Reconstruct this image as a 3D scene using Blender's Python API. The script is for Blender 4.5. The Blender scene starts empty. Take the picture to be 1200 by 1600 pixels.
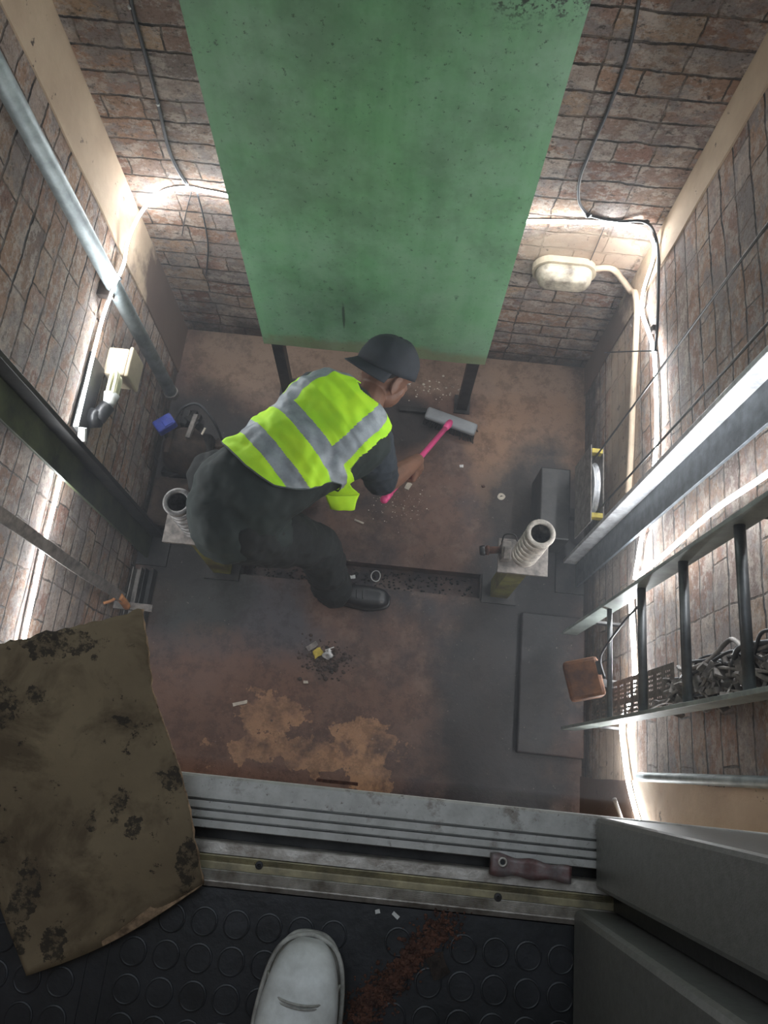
import bpy, bmesh, math, random
from mathutils import Vector as V, Matrix, noise
random.seed(7)
PI = math.pi
sc = bpy.context.scene
col = sc.collection

# ------------------------------------------------------------------ camera
F_PX = 1150.0
EYE = V((0, 0, 1.05))
down = V((575-600, -(1195-800), -F_PX)).normalized()
xa = V((1, -.1, 0)); xa.z = -(xa.x*down.x + xa.y*down.y)/down.z; xa.normalize()
za = -down; ya = za.cross(xa)
R3 = Matrix((xa, ya, za))                       # camera axes -> world
cam_d = bpy.data.cameras.new('camera'); cam = bpy.data.objects.new('camera', cam_d); col.objects.link(cam)
cam.matrix_world = Matrix.Translation(EYE) @ R3.to_4x4()
cam_d.sensor_fit = 'VERTICAL'; cam_d.sensor_height = 36; cam_d.lens = F_PX/1600*36
cam_d.clip_start = .02
sc.camera = cam

def ray(px, py): return R3 @ V((px-600, -(py-800), -F_PX))
def at_z(px, py, z): r = ray(px, py); return EYE + r*((z-EYE.z)/r.z)
def at_x(px, py, x): r = ray(px, py); return EYE + r*(x/r.x)
def at_y(px, py, y): r = ray(px, py); return EYE + r*(y/r.y)

# ------------------------------------------------------------------ light
w = bpy.data.worlds.new('world'); sc.world = w; w.use_nodes = True
w.node_tree.nodes['Background'].inputs[0].default_value = (.80, .90, 1, 1)
w.node_tree.nodes['Background'].inputs[1].default_value = 1.0
LED_POWER = 64.0
HAZE = 0.04
sc.view_settings.view_transform = 'Standard'; sc.view_settings.look = 'None'
sc.view_settings.exposure = 0.6; sc.view_settings.gamma = 1.0
sc.view_settings.use_curve_mapping = False
sc.cycles.use_denoising = True
sc.cycles.max_bounces = 6
sc.cycles.volume_bounces = 0

ZF = -1.90          # pit floor
XL, XR, YB, YF = -1.03, .81, 1.805, -.12

# ------------------------------------------------------------------ materials
class NT:
    def __init__(s, name):
        s.m = bpy.data.materials.new(name); s.m.use_nodes = True
        s.t = s.m.node_tree; s.n = s.t.nodes; s.b = s.n['Principled BSDF']
    def node(s, typ, **kw):
        x = s.n.new(typ)
        for k, v in kw.items():
            if k.startswith('i_'):
                key = k[2:]; key = int(key) if key.isdigit() else key.replace('_', ' ')
                if isinstance(v, bpy.types.NodeSocket): s.t.links.new(v, x.inputs[key])
                else: x.inputs[key].default_value = v
            else: setattr(x, k, v)
        return x
    def link(s, a, b): s.t.links.new(a, b)
    def obj(s):
        return s.node('ShaderNodeTexCoord').outputs['Object']
    def noise(s, vec, scale, detail=4, rough=.6, dist=0):
        n = s.node('ShaderNodeTexNoise', i_Vector=vec, i_Scale=scale, i_Detail=detail, i_Roughness=rough, i_Distortion=dist)
        return n.outputs['Fac']
    def ramp(s, fac, stops):
        r = s.node('ShaderNodeValToRGB', i_Fac=fac)
        e = r.color_ramp.elements
        while len(e) < len(stops): e.new(.5)
        for k, (p, c) in enumerate(stops):
            e[k].position = p; e[k].color = (c, c, c, 1) if isinstance(c, (int, float)) else (*c, 1)
        return r.outputs['Color']
    def mix(s, fac, a, b, mode='MIX'):
        x = s.node('ShaderNodeMix', data_type='RGBA', blend_type=mode)
        for key, v in ((0, fac), (6, a), (7, b)):
            if isinstance(v, bpy.types.NodeSocket): s.t.links.new(v, x.inputs[key])
            else: x.inputs[key].default_value = v if key == 0 else (*v, 1)
        return x.outputs[2]
    def math(s, op, a, b=0.0, clamp=False):
        x = s.node('ShaderNodeMath', operation=op, use_clamp=clamp)
        for k, v in ((0, a), (1, b)):
            if isinstance(v, bpy.types.NodeSocket): s.t.links.new(v, x.inputs[k])
            else: x.inputs[k].default_value = v
        return x.outputs[0]
    def blob(s, vec, c, r, amp=.5, scale=6):
        """1 inside a ragged patch round c, 0 outside"""
        d = s.node('ShaderNodeVectorMath', operation='SUBTRACT', i_0=vec, i_1=c).outputs[0]
        d = s.node('ShaderNodeVectorMath', operation='DIVIDE', i_0=d, i_1=r).outputs[0]
        l = s.node('ShaderNodeVectorMath', operation='LENGTH', i_0=d).outputs['Value']
        n = s.noise(vec, scale, 6, .65)
        l = s.math('ADD', l, s.math('MULTIPLY', s.math('SUBTRACT', n, .5), amp*4))
        return s.math('LESS_THAN', l, 1.0) if amp > .45 else s.math('MULTIPLY', s.math('SUBTRACT', 1.25, l), 2.2, True)
    def bump(s, h, strength, dist=.01):
        b = s.node('ShaderNodeBump', i_Height=h, i_Strength=strength, i_Distance=dist)
        s.link(b.outputs[0], s.b.inputs['Normal'])
    def out(s, color=None, rough=None, metal=None):
        for k, v in (('Base Color', color), ('Roughness', rough), ('Metallic', metal)):
            if v is None: continue
            if isinstance(v, bpy.types.NodeSocket): s.link(v, s.b.inputs[k])
            else: s.b.inputs[k].default_value = (*v, 1) if isinstance(v, tuple) else v
        return s.m

def simple(name, c, rough=.6, metal=0, var=.25, scale=14, bump=.15, c2=None):
    t = NT(name); o = t.obj(); n = t.noise(o, scale, 6, .65)
    c2 = c2 or tuple(x*(1-var*1.6) for x in c)
    cc = t.mix(t.ramp(n, [(.35, 0.0), (.65, 1.0)]), c2, tuple(min(1, x*(1+var)) for x in c))
    if bump: t.bump(t.noise(o, scale*4, 5), bump, .004)
    return t.out(cc, rough, metal)

def brick(name, axis, plaster=None, dirt=.6, low_z=-1.62):
    t = NT(name); o = t.obj()
    sp = t.node('ShaderNodeSeparateXYZ', i_0=o)
    vv = t.node('ShaderNodeCombineXYZ', i_0=sp.outputs[axis], i_1=sp.outputs[2]).outputs[0]
    def warp(v, scale, amt):
        nz = t.node('ShaderNodeTexNoise', i_Vector=o, i_Scale=scale, i_Detail=3.0)
        d = t.node('ShaderNodeVectorMath', operation='SUBTRACT', i_0=nz.outputs['Color'], i_1=(.5, .5, .5)).outputs[0]
        d = t.node('ShaderNodeVectorMath', operation='SCALE', i_0=d, i_Scale=amt).outputs[0]
        return t.node('ShaderNodeVectorMath', operation='ADD', i_0=v, i_1=d).outputs[0]
    v2 = warp(warp(warp(vv, 2.0, .04), 12.0, .018), 45.0, .008)
    def bt(v, ms, bw, sm=.5, off=.5, fr=2):
        b = t.node('ShaderNodeTexBrick', i_Vector=v, i_Color1=(0, 0, 0, 1), i_Color2=(1, 1, 1, 1), i_Mortar=(.5, .5, .5, 1),
               i_Scale=1.0, i_Mortar_Size=ms, i_Mortar_Smooth=sm, i_Brick_Width=bw, i_Row_Height=.08)
        b.offset = off; b.offset_frequency = fr; b.squash = .55; b.squash_frequency = 3
        return b
    bb = bt(v2, .0036, .215, .5, .37, 3); per = bb.outputs['Color']; vert = bb.outputs['Fac']
    hor = bt(v2, .0050, 60.0).outputs['Fac']
    mp = t.node('ShaderNodeMapping', i_Vector=o); mp.inputs['Scale'].default_value = (1, 1, 1.6)
    os_ = mp.outputs[0]
    n1 = t.noise(os_, 5, 9, .72); n2 = t.noise(os_, 17, 9, .8); n3 = t.noise(o, 2.1, 6, .65); n4 = t.noise(o, 80, 6, .8)
    base = t.ramp(per, [(0, (.26, .135, .10)), (.2, (.46, .27, .18)), (.38, (.30, .22, .195)), (.52, (.56, .38, .25)), (.66, (.36, .19, .14)), (.8, (.52, .41, .34)), (1, (.22, .16, .14))])
    base = t.mix(t.ramp(n3, [(.46, 0.0), (.58, .6)]), base, (.44, .27, .17))
    base = t.mix(t.ramp(n2, [(.49, 0.0), (.55, .75)]), base, (.62, .53, .46))
    base = t.mix(t.ramp(n1, [(.50, 0.0), (.57, .75)]), base, (.33, .285, .27))
    base = t.mix(t.ramp(t.noise(os_, 26, 9, .85), [(.55, 0.0), (.60, dirt)]), base, (.050, .040, .036))
    base = t.mix(t.ramp(n4, [(.50, 0.0), (.62, .6)]), base, (.5, .44, .40), 'MULTIPLY')
    jm = t.math('MULTIPLY', vert, t.ramp(n1, [(.46, .85), (.56, .3)]))
    jm = t.math('MAXIMUM', jm, t.math('MULTIPLY', hor, t.ramp(t.noise(o, 6, 5), [(.42, 1.0), (.58, .55)])))
    mc = t.mix(t.ramp(t.noise(o, 11, 5), [(.52, 0.0), (.60, 1.0)]), (.028, .023, .020), (.13, .105, .09))
    base = t.mix(jm, base, mc)
    h = t.math('ADD', t.math('MULTIPLY', t.math('SUBTRACT', 1.0, t.math('MAXIMUM', jm, t.math('MULTIPLY', vert, .35))), 1.3), t.math('ADD', t.math('MULTIPLY', n2, 1.6), t.math('MULTIPLY', per, .4)))
    if plaster:
        for (c, r, amp, sc_) in plaster:
            m = t.math('MULTIPLY', t.blob(o, c, r, amp, sc_), .85)
            pc = t.mix(t.ramp(t.noise(o, 5, 6, .6), [(.35, 0.0), (.65, 1.0)]), (.36, .265, .195), (.50, .39, .29))
            pc = t.mix(t.ramp(t.noise(o, 26, 5, .7), [(.60, 0.0), (.66, .9)]), pc, (.10, .075, .06))
            base = t.mix(m, base, pc)
            h = t.math('MULTIPLY', h, t.math('SUBTRACT', 1.0, t.math('MULTIPLY', m, .8)))
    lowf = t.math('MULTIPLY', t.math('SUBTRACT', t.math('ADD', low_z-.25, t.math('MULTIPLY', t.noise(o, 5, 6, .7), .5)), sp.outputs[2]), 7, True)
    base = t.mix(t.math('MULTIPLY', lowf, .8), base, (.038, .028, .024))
    t.bump(h, 1.0, .012)
    return t.out(base, .88)

def floor_mat():
    t = NT('pit_concrete'); o = t.obj()
    a = t.noise(o, 2.2, 7, .62); b = t.noise(o, 9, 7, .7); c = t.noise(o, 60, 4, .7)
    base = t.mix(t.ramp(a, [(.40, 0.0), (.58, 1.0)]), (.038, .031, .034), (.120, .066, .048))
    base = t.mix(t.ramp(b, [(.50, 0.0), (.62, .5)]), base, (.17, .115, .09))
    # lighter sandy concrete at the back wall and both back corners
    m = t.blob(o, (-.55, 1.68, ZF), (.42, .22, 1), .3, 5); base = t.mix(t.math('MULTIPLY', m, .75), base, (.26, .175, .12))
    m = t.blob(o, (.60, 1.45, ZF), (.26, .42, 1), .35, 5); base = t.mix(t.math('MULTIPLY', m, .8), base, (.27, .155, .09))
    m = t.blob(o, (.1, 1.72, ZF), (.8, .13, 1), .3, 5); base = t.mix(t.math('MULTIPLY', m, .6), base, (.24, .165, .12))
    # bluish black oil film in the middle left
    m = t.blob(o, (-.58, .48, ZF), (.30, .20, 1), .3, 4); base = t.mix(t.math('MULTIPLY', m, .8), base, (.060, .062, .074))
    m = t.blob(o, (-.75, .62, ZF), (.2, .22, 1), .3, 4); base = t.mix(t.math('MULTIPLY', m, .7), base, (.028, .032, .028))
    # red brown paint left in front
    m = t.blob(o, (-.60, .10, ZF), (.38, .30, 1), .3, 4); base = t.mix(t.math('MULTIPLY', m, .8), base, (.155, .072, .042))
    m = t.blob(o, (-.2, .10, ZF), (.50, .22, 1), .3, 4); base = t.mix(t.math('MULTIPLY', m, .6), base, (.115, .058, .038))
    # ochre map-shaped peeled patches
    for c_, r_ in (((-.40, .14, ZF), (.16, .075, 1)), ((-.30, .02, ZF), (.24, .07, 1)), ((-.02, .08, ZF), (.15, .085, 1)), ((.03, -.06, ZF), (.10, .10, 1))):
        m = t.blob(o, c_, r_, .95, 7); base = t.mix(t.math('MULTIPLY', t.math('MULTIPLY', m, t.ramp(b, [(.36, .1), (.52, 1.0)])), .8), base, (.34, .185, .095))
    # dark grease and grime stains, plus dark patches along the right side
    for c_, r_ in (((.02, 1.45, ZF), (.16, .12, 1)), ((-.88, 1.22, ZF), (.28, .30, 1)), ((-.86, .80, ZF), (.16, .20, 1)), ((.62, .95, ZF), (.22, .45, 1)), ((.50, .2, ZF), (.26, .6, 1)), ((-.50, 1.30, ZF), (.3, .12, 1))):
        m = t.blob(o, c_, r_, .32, 5); base = t.mix(t.math('MULTIPLY', m, .9), base, (.018, .016, .017))
    base = t.mix(t.ramp(t.noise(o, 16, 9, .8), [(.48, 0.0), (.58, .6)]), base, (.40, .36, .34), 'MULTIPLY')
    base = t.mix(t.ramp(c, [(.66, 0.0), (.71, .7)]), base, (.30, .25, .21))        # grit
    base = t.mix(t.ramp(t.noise(o, 30, 4, .7), [(.66, 0.0), (.72, .8)]), base, (.015, .012, .012))
    t.bump(t.math('ADD', t.math('MULTIPLY', b, .5), t.math('MULTIPLY', c, .3)), .6, .006)
    return t.out(base, t.ramp(a, [(.3, .45), (.7, .75)]))

def green_mat():
    t = NT('green_painted_steel'); o = t.obj()
    mp = t.node('ShaderNodeMapping', i_Vector=o); mp.inputs['Scale'].default_value = (9, 9, .9)
    st = t.noise(mp.outputs[0], 1.4, 6, .6)
    base = t.mix(t.ramp(st, [(.3, 0.0), (.7, 1.0)]), (.095, .245, .115), (.165, .37, .185))
    base = t.mix(t.ramp(t.noise(o, 4.0, 7, .7), [(.40, 0.0), (.66, .75)]), base, (.22, .37, .25))
    base = t.mix(t.ramp(t.noise(o, 2.6, 6, .7), [(.46, 0.0), (.64, .6)]), base, (.085, .165, .095))
    base = t.mix(t.ramp(t.noise(o, 60, 5, .8), [(.60, 0.0), (.66, .85)]), base, (.025, .05, .03))
    m = t.blob(o, (-.1, 1.52, -1.50), (.65, .2, .085), .45, 9)
    base = t.mix(t.math('MULTIPLY', m, .45), base, (.21, .13, .065))
    m = t.blob(o, (.20, 1.52, .02), (.16, .2, .10), .3, 14)
    sp = t.math('MULTIPLY', m, t.ramp(t.noise(o, 70, 5, .75), [(.52, 0.0), (.58, 1.0)]))
    base = t.mix(sp, base, (.03, .05, .035))
    m = t.blob(o, (-.25, 1.52, -1.25), (.005, .2, .07), .35, 60)
    base = t.mix(t.math('MULTIPLY', m, .7), base, (.02, .03, .02))
    t.bump(t.noise(o, 120, 3), .12, .002)
    return t.out(base, .42)

def card_mat():
    t = NT('soiled_cardboard'); o = t.obj()
    base = t.mix(t.ramp(t.noise(o, 7, 6, .6), [(.3, 0.0), (.7, 1.0)]), (.15, .112, .070), (.25, .190, .115))
    base = t.mix(t.ramp(t.noise(o, 12, 7, .65, .4), [(.47, 0.0), (.63, .8)]), base, (.085, .060, .036))
    base = t.mix(t.ramp(t.noise(o, 42, 7, .8), [(.61, 0.0), (.65, .9)]), base, (.022, .017, .013))
    for c_, r_ in (((-.395, .105, .14), (.045, .02, .05)), ((-.45, .02, .12), (.025, .025, .05)), ((-.405, .04, .12), (.010, .010, .05)),
                   ((-.46, -.14, .04), (.03, .09, .06)), ((-.40, -.20, .03), (.018, .05, .06)), ((-.235, -.04, .06), (.022, .012, .05)), ((-.212, -.13, .02), (.010, .035, .05)), ((-.30, -.075, .05), (.010, .018, .06)), ((-.28, -.10, .05), (.009, .012, .05)), ((-.30, .02, .08), (.02, .006, .05)), ((-.33, -.10, .05), (.006, .012, .05)),
                   ((-.36, -.24, .02), (.014, .022, .05))):
        m = t.blob(o, c_, r_, .9, 25 if max(r_[0], r_[1]) > .03 else 80); base = t.mix(t.math('MULTIPLY', t.math('MULTIPLY', m, t.ramp(t.noise(o, 75, 7, .75), [(.44, .15), (.52, 1.0)])), .85), base, (.024, .020, .016))
    t.bump(t.noise(o, 90, 4), .25, .002)
    return t.out(base, .85)

M = {}
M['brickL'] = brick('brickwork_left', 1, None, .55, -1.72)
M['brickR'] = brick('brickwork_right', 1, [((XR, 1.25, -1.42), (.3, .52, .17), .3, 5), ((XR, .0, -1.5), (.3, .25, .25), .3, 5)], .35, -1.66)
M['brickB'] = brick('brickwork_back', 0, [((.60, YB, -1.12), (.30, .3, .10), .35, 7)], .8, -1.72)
M['plaster'] = simple('buff_plaster', (.50, .385, .28), .85, var=.16, scale=6, bump=.3)
def plaster_mat():
    t = NT('chipped_buff_plaster'); o = t.obj(); sp = t.node('ShaderNodeSeparateXYZ', i_0=o)
    base = t.mix(t.ramp(t.noise(o, 5, 6, .6), [(.3, 0.0), (.7, 1.0)]), (.40, .29, .20), (.58, .45, .32))
    base = t.mix(t.ramp(t.noise(o, 17, 6, .7), [(.655, 0.0), (.68, .95)]), base, (.075, .055, .045))
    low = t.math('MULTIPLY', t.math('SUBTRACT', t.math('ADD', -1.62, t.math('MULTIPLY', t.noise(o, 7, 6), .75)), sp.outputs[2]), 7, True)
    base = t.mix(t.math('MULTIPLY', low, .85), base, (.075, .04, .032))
    t.bump(t.noise(o, 30, 6, .7), .4, .008)
    return t.out(base, .85)
M['plaster'] = plaster_mat()
M['floor'] = floor_mat()
M['green'] = green_mat()
M['card'] = card_mat()
M['cardedge'] = simple('torn_cardboard_edge', (.27, .18, .11), .9, var=.4, scale=60)
M['dark_steel'] = simple('greasy_dark_steel', (.035, .033, .032), .45, .4, c2=(.015, .014, .014))
M['rail'] = simple('greased_rail_steel', (.72, .73, .75), .35, .3, c2=(.5, .5, .52), scale=26, bump=.25)
M['rail_flat'] = simple('grey_rail_flange', (.12, .135, .15), .45, .4, c2=(.07, .08, .09), scale=26)
M['rail_green'] = simple('mossy_rail_steel', (.065, .075, .038), .5, .3, c2=(.022, .026, .020), scale=7)
M['galv'] = simple('galvanised_pipe', (.33, .38, .39), .55, .3, c2=(.21, .25, .26), scale=18)
M['dusty_steel'] = simple('dusty_steel', (.23, .205, .185), .65, .35, c2=(.11, .10, .095), scale=30)
M['spring_l'] = simple('grey_spring_steel', (.26, .25, .245), .5, .4, c2=(.12, .115, .11), scale=40)
M['spring_r'] = simple('dusty_spring_steel', (.46, .42, .37), .7, .2, c2=(.26, .235, .21), scale=40)
M['yellowpost'] = simple('faded_olive_yellow_paint', (.20, .20, .045), .55, c2=(.07, .05, .02), scale=8)
M['ladder'] = simple('grey_green_ladder_paint', (.25, .285, .265), .5, c2=(.15, .17, .16), scale=12)
M['rung'] = simple('bare_grey_rung', (.11, .115, .12), .45, .4)
M['alu'] = None
def alu_mat():
    t = NT('scuffed_aluminium'); o = t.obj()
    base = t.mix(t.ramp(t.noise(o, 26, 6, .65), [(.35, 0.0), (.65, 1.0)]), (.36, .35, .33), (.50, .49, .47))
    base = t.mix(t.ramp(t.noise(o, 14, 7, .75), [(.55, 0.0), (.64, .75)]), base, (.17, .14, .115))
    base = t.mix(t.ramp(t.noise(o, 110, 6, .8), [(.60, 0.0), (.66, .85)]), base, (.09, .065, .05))
    t.bump(t.noise(o, 120, 4), .1, .002)
    return t.out(base, .5, .3)
M['alu'] = alu_mat()
M['alu2'] = simple('dirty_nosing_aluminium', (.46, .43, .40), .45, .4, c2=(.24, .21, .18), scale=28, bump=.3)
M['brass'] = simple('tarnished_brass_strip', (.30, .26, .16), .5, .35, c2=(.15, .13, .09), scale=20)
M['rubber'] = simple('black_studded_rubber', (.020, .021, .025), .42, c2=(.011, .012, .014), scale=16, bump=.2)
M['panelgrey'] = simple('grey_door_paint', (.17, .17, .16), .38, .2, var=.1, scale=120, bump=.12)
M['black'] = simple('black_plastic', (.012, .012, .013), .4)
M['cable'] = simple('grey_black_cable', (.045, .045, .05), .5)
M['wire'] = simple('dull_wire_rope', (.07, .065, .06), .5, .4)
M['white'] = simple('white_plastic', (.62, .62, .60), .5, var=.1)
M['cream'] = simple('cream_plastic', (.50, .42, .31), .5, var=.15, scale=10)
M['tube_glass'] = simple('yellowed_lamp_tube', (.62, .60, .42), .25, var=.05, bump=0)
M['diffuser'] = simple('stained_opal_diffuser', (.52, .46, .36), .35, var=.18, scale=16, c2=(.16, .13, .10))
M['conduit'] = simple('painted_conduit', (.50, .385, .28), .75, var=.15)
M['orange'] = simple('orange_brown_box_paint', (.19, .080, .035), .6, c2=(.085, .04, .028), scale=20)
M['orange_clip'] = simple('orange_clamp', (.52, .22, .08), .6)
M['yellow'] = simple('yellow_paint', (.60, .46, .05), .55, c2=(.25, .2, .05))
M['blue'] = simple('blue_plastic', (.035, .060, .36), .5, c2=(.02, .035, .2), scale=20)
M['rust'] = simple('rusty_grime', (.058, .038, .029), .85, c2=(.02, .015, .013), scale=20, bump=.6)
M['redbrown'] = simple('rust_debris', (.115, .050, .033), .9, c2=(.035, .018, .014), scale=60, bump=.6)
M['redpaint'] = simple('worn_red_paint', (.17, .15, .15), .5, .4, c2=(.15, .055, .05), scale=30)
M['leather'] = simple('scuffed_white_leather', (.72, .73, .72), .55, var=.08, c2=(.50, .50, .48), scale=18, bump=.15)
M['sole'] = simple('dirty_white_sole', (.42, .41, .38), .7, c2=(.2, .19, .17), scale=30)
M['skin'] = simple('brown_skin', (.21, .105, .068), .5, var=.1, bump=.05)
M['jacket'] = simple('black_green_workwear', (.014, .023, .021), .8, c2=(.008, .013, .012), scale=5, bump=.25)
M['trouser'] = simple('black_trouser_cloth', (.011, .013, .013), .9, c2=(.006, .007, .007), scale=6, bump=.25)
M['sleeve'] = simple('dark_navy_shirt', (.022, .030, .040), .8, c2=(.014, .02, .027), scale=6, bump=.25)
M['cap'] = simple('dark_navy_cap', (.022, .027, .036), .8, var=.15, bump=.2)
M['boot'] = simple('black_boot', (.013, .014, .016), .4)
M['lime'] = simple('lime_hi_vis', (.60, 1.0, .010), .7, var=.0, c2=(.46, .92, .008), scale=9, bump=.2)
M['silver'] = simple('silver_reflective_tape', (.30, .34, .37), .5, .1, c2=(.22, .25, .28), scale=16)
M['piping'] = simple('grey_vest_piping', (.07, .09, .09), .7)
M['pink'] = simple('pink_broom_handle', (.80, .085, .27), .4, var=.08, bump=0)
M['broomgrey'] = simple('grey_broom_head', (.23, .24, .25), .55, var=.1)
M['bristle'] = simple('black_bristles', (.02, .02, .021), .9)
M['hair'] = simple('black_hair', (.01, .008, .007), .8)
M['eye'] = simple('eye_white', (.6, .58, .55), .3, bump=0)
M['foil'] = simple('crumpled_foil', (.60, .60, .60), .35, .5, var=.2)
M['litteryellow'] = simple('yellow_wrapper', (.58, .44, .05), .5)
M['bone'] = simple('pale_chip', (.52, .46, .38), .7)
def led_mat():
    t = NT('led_strip_glow'); o = t.obj()
    e = t.node('ShaderNodeEmission', i_Color=(.93, .97, 1, 1), i_Strength=LED_POWER)
    t.link(e.outputs[0], t.n['Material Output'].inputs['Surface'])
    return t.m
M['led'] = led_mat()

# ------------------------------------------------------------------ mesh helpers
def new(): return bmesh.new()
def box(bm, a, b, bev=0):
    a, b = V(a), V(b)
    r = bmesh.ops.create_cube(bm, size=1, matrix=Matrix.Translation((a+b)/2) @ Matrix.Diagonal((abs(b.x-a.x), abs(b.y-a.y), abs(b.z-a.z), 1)))
    if bev:
        es = list({e for v in r['verts'] for e in v.link_edges})
        bmesh.ops.bevel(bm, geom=es, offset=bev, segments=2, affect='EDGES', profile=.5)
def obox(bm, c, ax, half, bev=0):
    x, y = V(ax[0]).normalized(), V(ax[1]).normalized(); z = x.cross(y).normalized(); y = z.cross(x)
    m = Matrix((x*half[0]*2, y*half[1]*2, z*half[2]*2)).transposed().to_4x4()
    r = bmesh.ops.create_cube(bm, size=1, matrix=Matrix.Translation(V(c)) @ m)
    if bev:
        es = list({e for v in r['verts'] for e in v.link_edges})
        bmesh.ops.bevel(bm, geom=es, offset=bev, segments=2, affect='EDGES', profile=.5)
def frame(d):
    d = d.normalized(); u = V((0, 0, 1)) if abs(d.z) < .9 else V((1, 0, 0))
    x = d.cross(u).normalized(); return x, x.cross(d).normalized()
def cyl(bm, p0, p1, r0, r1=None, n=16, caps=True):
    p0, p1 = V(p0), V(p1); r1 = r0 if r1 is None else r1
    d = p1-p0; q = d.to_track_quat('Z', 'Y').to_matrix().to_4x4()
    bmesh.ops.create_cone(bm, cap_ends=caps, segments=n, radius1=r0, radius2=r1, depth=d.length, matrix=Matrix.Translation((p0+p1)/2) @ q)
def ball(bm, c, r, sub=2, rot=None):
    r = V((r, r, r)) if isinstance(r, (int, float)) else V(r)
    m = Matrix.Translation(V(c))
    if rot is not None: m = m @ rot.to_4x4()
    bmesh.ops.create_icosphere(bm, subdivisions=sub, radius=1, matrix=m @ Matrix.Diagonal((*r, 1)))
def capsule(bm, p0, r0, p1, r1, n=14):
    cyl(bm, p0, p1, r0, r1, n); ball(bm, p0, r0); ball(bm, p1, r1)
def chain(bm, pts):
    for (a, ra), (b, rb) in zip(pts, pts[1:]): capsule(bm, V(a), ra, V(b), rb)
def smooth_path(pts, k=8):
    pts = [V(p) for p in pts]; out = []
    P = [pts[0]*2-pts[1]] + pts + [pts[-1]*2-pts[-2]]
    for i in range(1, len(P)-2):
        a, b, c, d = P[i-1], P[i], P[i+1], P[i+2]
        for j in range(k):
            t = j/k
            out.append(.5*((2*b) + (c-a)*t + (2*a-5*b+4*c-d)*t*t + (3*b-a-3*c+d)*t**3))
    out.append(pts[-1]); return out
def tube(bm, pts, r, n=8, k=8, flat=None, closed=False):
    P = smooth_path(pts, k) if k > 1 else [V(p) for p in pts]
    rings = []; x = None
    for i, p in enumerate(P):
        if closed: d = P[(i+1) % len(P)]-P[i-1]
        else: d = P[min(i+1, len(P)-1)]-P[max(i-1, 0)]
        d.normalize()
        if x is None: x, y = frame(d)
        else:
            x = (x-d*x.dot(d)).normalized(); y = x.cross(d)
        rr = r(i/(len(P)-1)) if callable(r) else r
        rings.append([bm.verts.new(p + x*math.cos(2*PI*j/n)*rr + y*math.sin(2*PI*j/n)*rr) for j in range(n)])
    L = len(rings)
    for i in range(L if closed else L-1):
        a, b = rings[i], rings[(i+1) % L]
        for j in range(n): bm.faces.new((a[j], a[(j+1) % n], b[(j+1) % n], b[j]))
    if not closed: bm.faces.new(rings[0]); bm.faces.new(rings[-1][::-1])
def lathe(bm, c, axis, prof, n=24):
    x, y = frame(V(axis)); a = V(axis).normalized(); c = V(c); rings = []
    for (r, h) in prof: rings.append([bm.verts.new(c+a*h+(x*math.cos(2*PI*j/n)+y*math.sin(2*PI*j/n))*max(r, 1e-4)) for j in range(n)])
    for p, q in zip(rings, rings[1:]):
        for j in range(n): bm.faces.new((p[j], p[(j+1) % n], q[(j+1) % n], q[j]))
    bm.faces.new(rings[0]); bm.faces.new(rings[-1][::-1])
def jitter(bm, amt, scale=8, seed=0):
    for v in bm.verts: v.co += noise.noise_vector(v.co*scale+V((seed, 0, 0)))*amt

def obj(name, bm, mat, parent=None, smooth=False, origin=None):
    bmesh.ops.recalc_face_normals(bm, faces=bm.faces)
    me = bpy.data.meshes.new(name)
    bm.to_mesh(me); bm.free()
    for m in (mat if isinstance(mat, (list, tuple)) else [mat]): me.materials.append(m)
    if smooth:
        for p in me.polygons: p.use_smooth = True
    o = bpy.data.objects.new(name, me); col.objects.link(o)
    if parent: o.parent = parent; o.matrix_parent_inverse = parent.matrix_basis.inverted()
    return o
def tag(o, label, cat, group=None, kind=None):
    o['label'] = label; o['category'] = cat
    if group: o['group'] = group
    if kind: o['kind'] = kind
    return o
def thing(name, label, cat, loc, group=None):
    o = bpy.data.objects.new(name, None); col.objects.link(o); o.location = loc; o.empty_display_size = .05
    return tag(o, label, cat, group)
def struct(name, bm, mat, smooth=False):
    o = obj(name, bm, mat, None, smooth); o['kind'] = 'structure'; return o
def remesh(o, vox, sm=6):
    m = o.modifiers.new('r', 'REMESH'); m.mode = 'VOXEL'; m.voxel_size = vox; m.use_smooth_shade = True
    if sm: s = o.modifiers.new('s', 'SMOOTH'); s.factor = .5; s.iterations = sm
    return o
def folds(o, strength, size, seed=0):
    tx = bpy.data.textures.new('cloth_folds', 'CLOUDS'); tx.noise_scale = size; tx.noise_depth = 2
    d = o.modifiers.new('d', 'DISPLACE'); d.texture = tx; d.strength = strength; d.mid_level = .5; d.texture_coords = 'LOCAL'

# ------------------------------------------------------------------ setting
TOP = 1.9
b = new()
SX0, SX1, SY0, SY1 = -.60, .385, .685, .785        # slot in the pit floor
box(b, (XL-.2, SY1, ZF-.2), (XR+.2, YB+.2, ZF)); box(b, (XL-.2, YF-.2, ZF-.2), (XR+.2, SY0, ZF))
box(b, (XL-.2, SY0, ZF-.2), (SX0, SY1, ZF)); box(b, (SX1, SY0, ZF-.2), (XR+.2, SY1, ZF)); box(b, (SX0, SY0, ZF-.2), (SX1, SY1, ZF-.07))
struct('floor', b, M['floor'])
b = new(); box(b, (XL-.2, YF, ZF), (XL, YB, TOP)); struct('wall_left', b, M['brickL'])
b = new(); box(b, (XR, YF-1.2, ZF), (XR+.2, YB, TOP)); struct('wall_right', b, M['brickR'])
b = new(); box(b, (XL-.2, YB, ZF), (XR+.2, YB+.2, TOP)); struct('wall_back', b, M['brickB'])
b = new(); box(b, (XL-.2, YF-.15, ZF), (XR, YF-.02, -.12)); struct('wall_front', b, M['plaster'])
b = new()      # plastered corner strips, slightly proud of the brick
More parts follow.
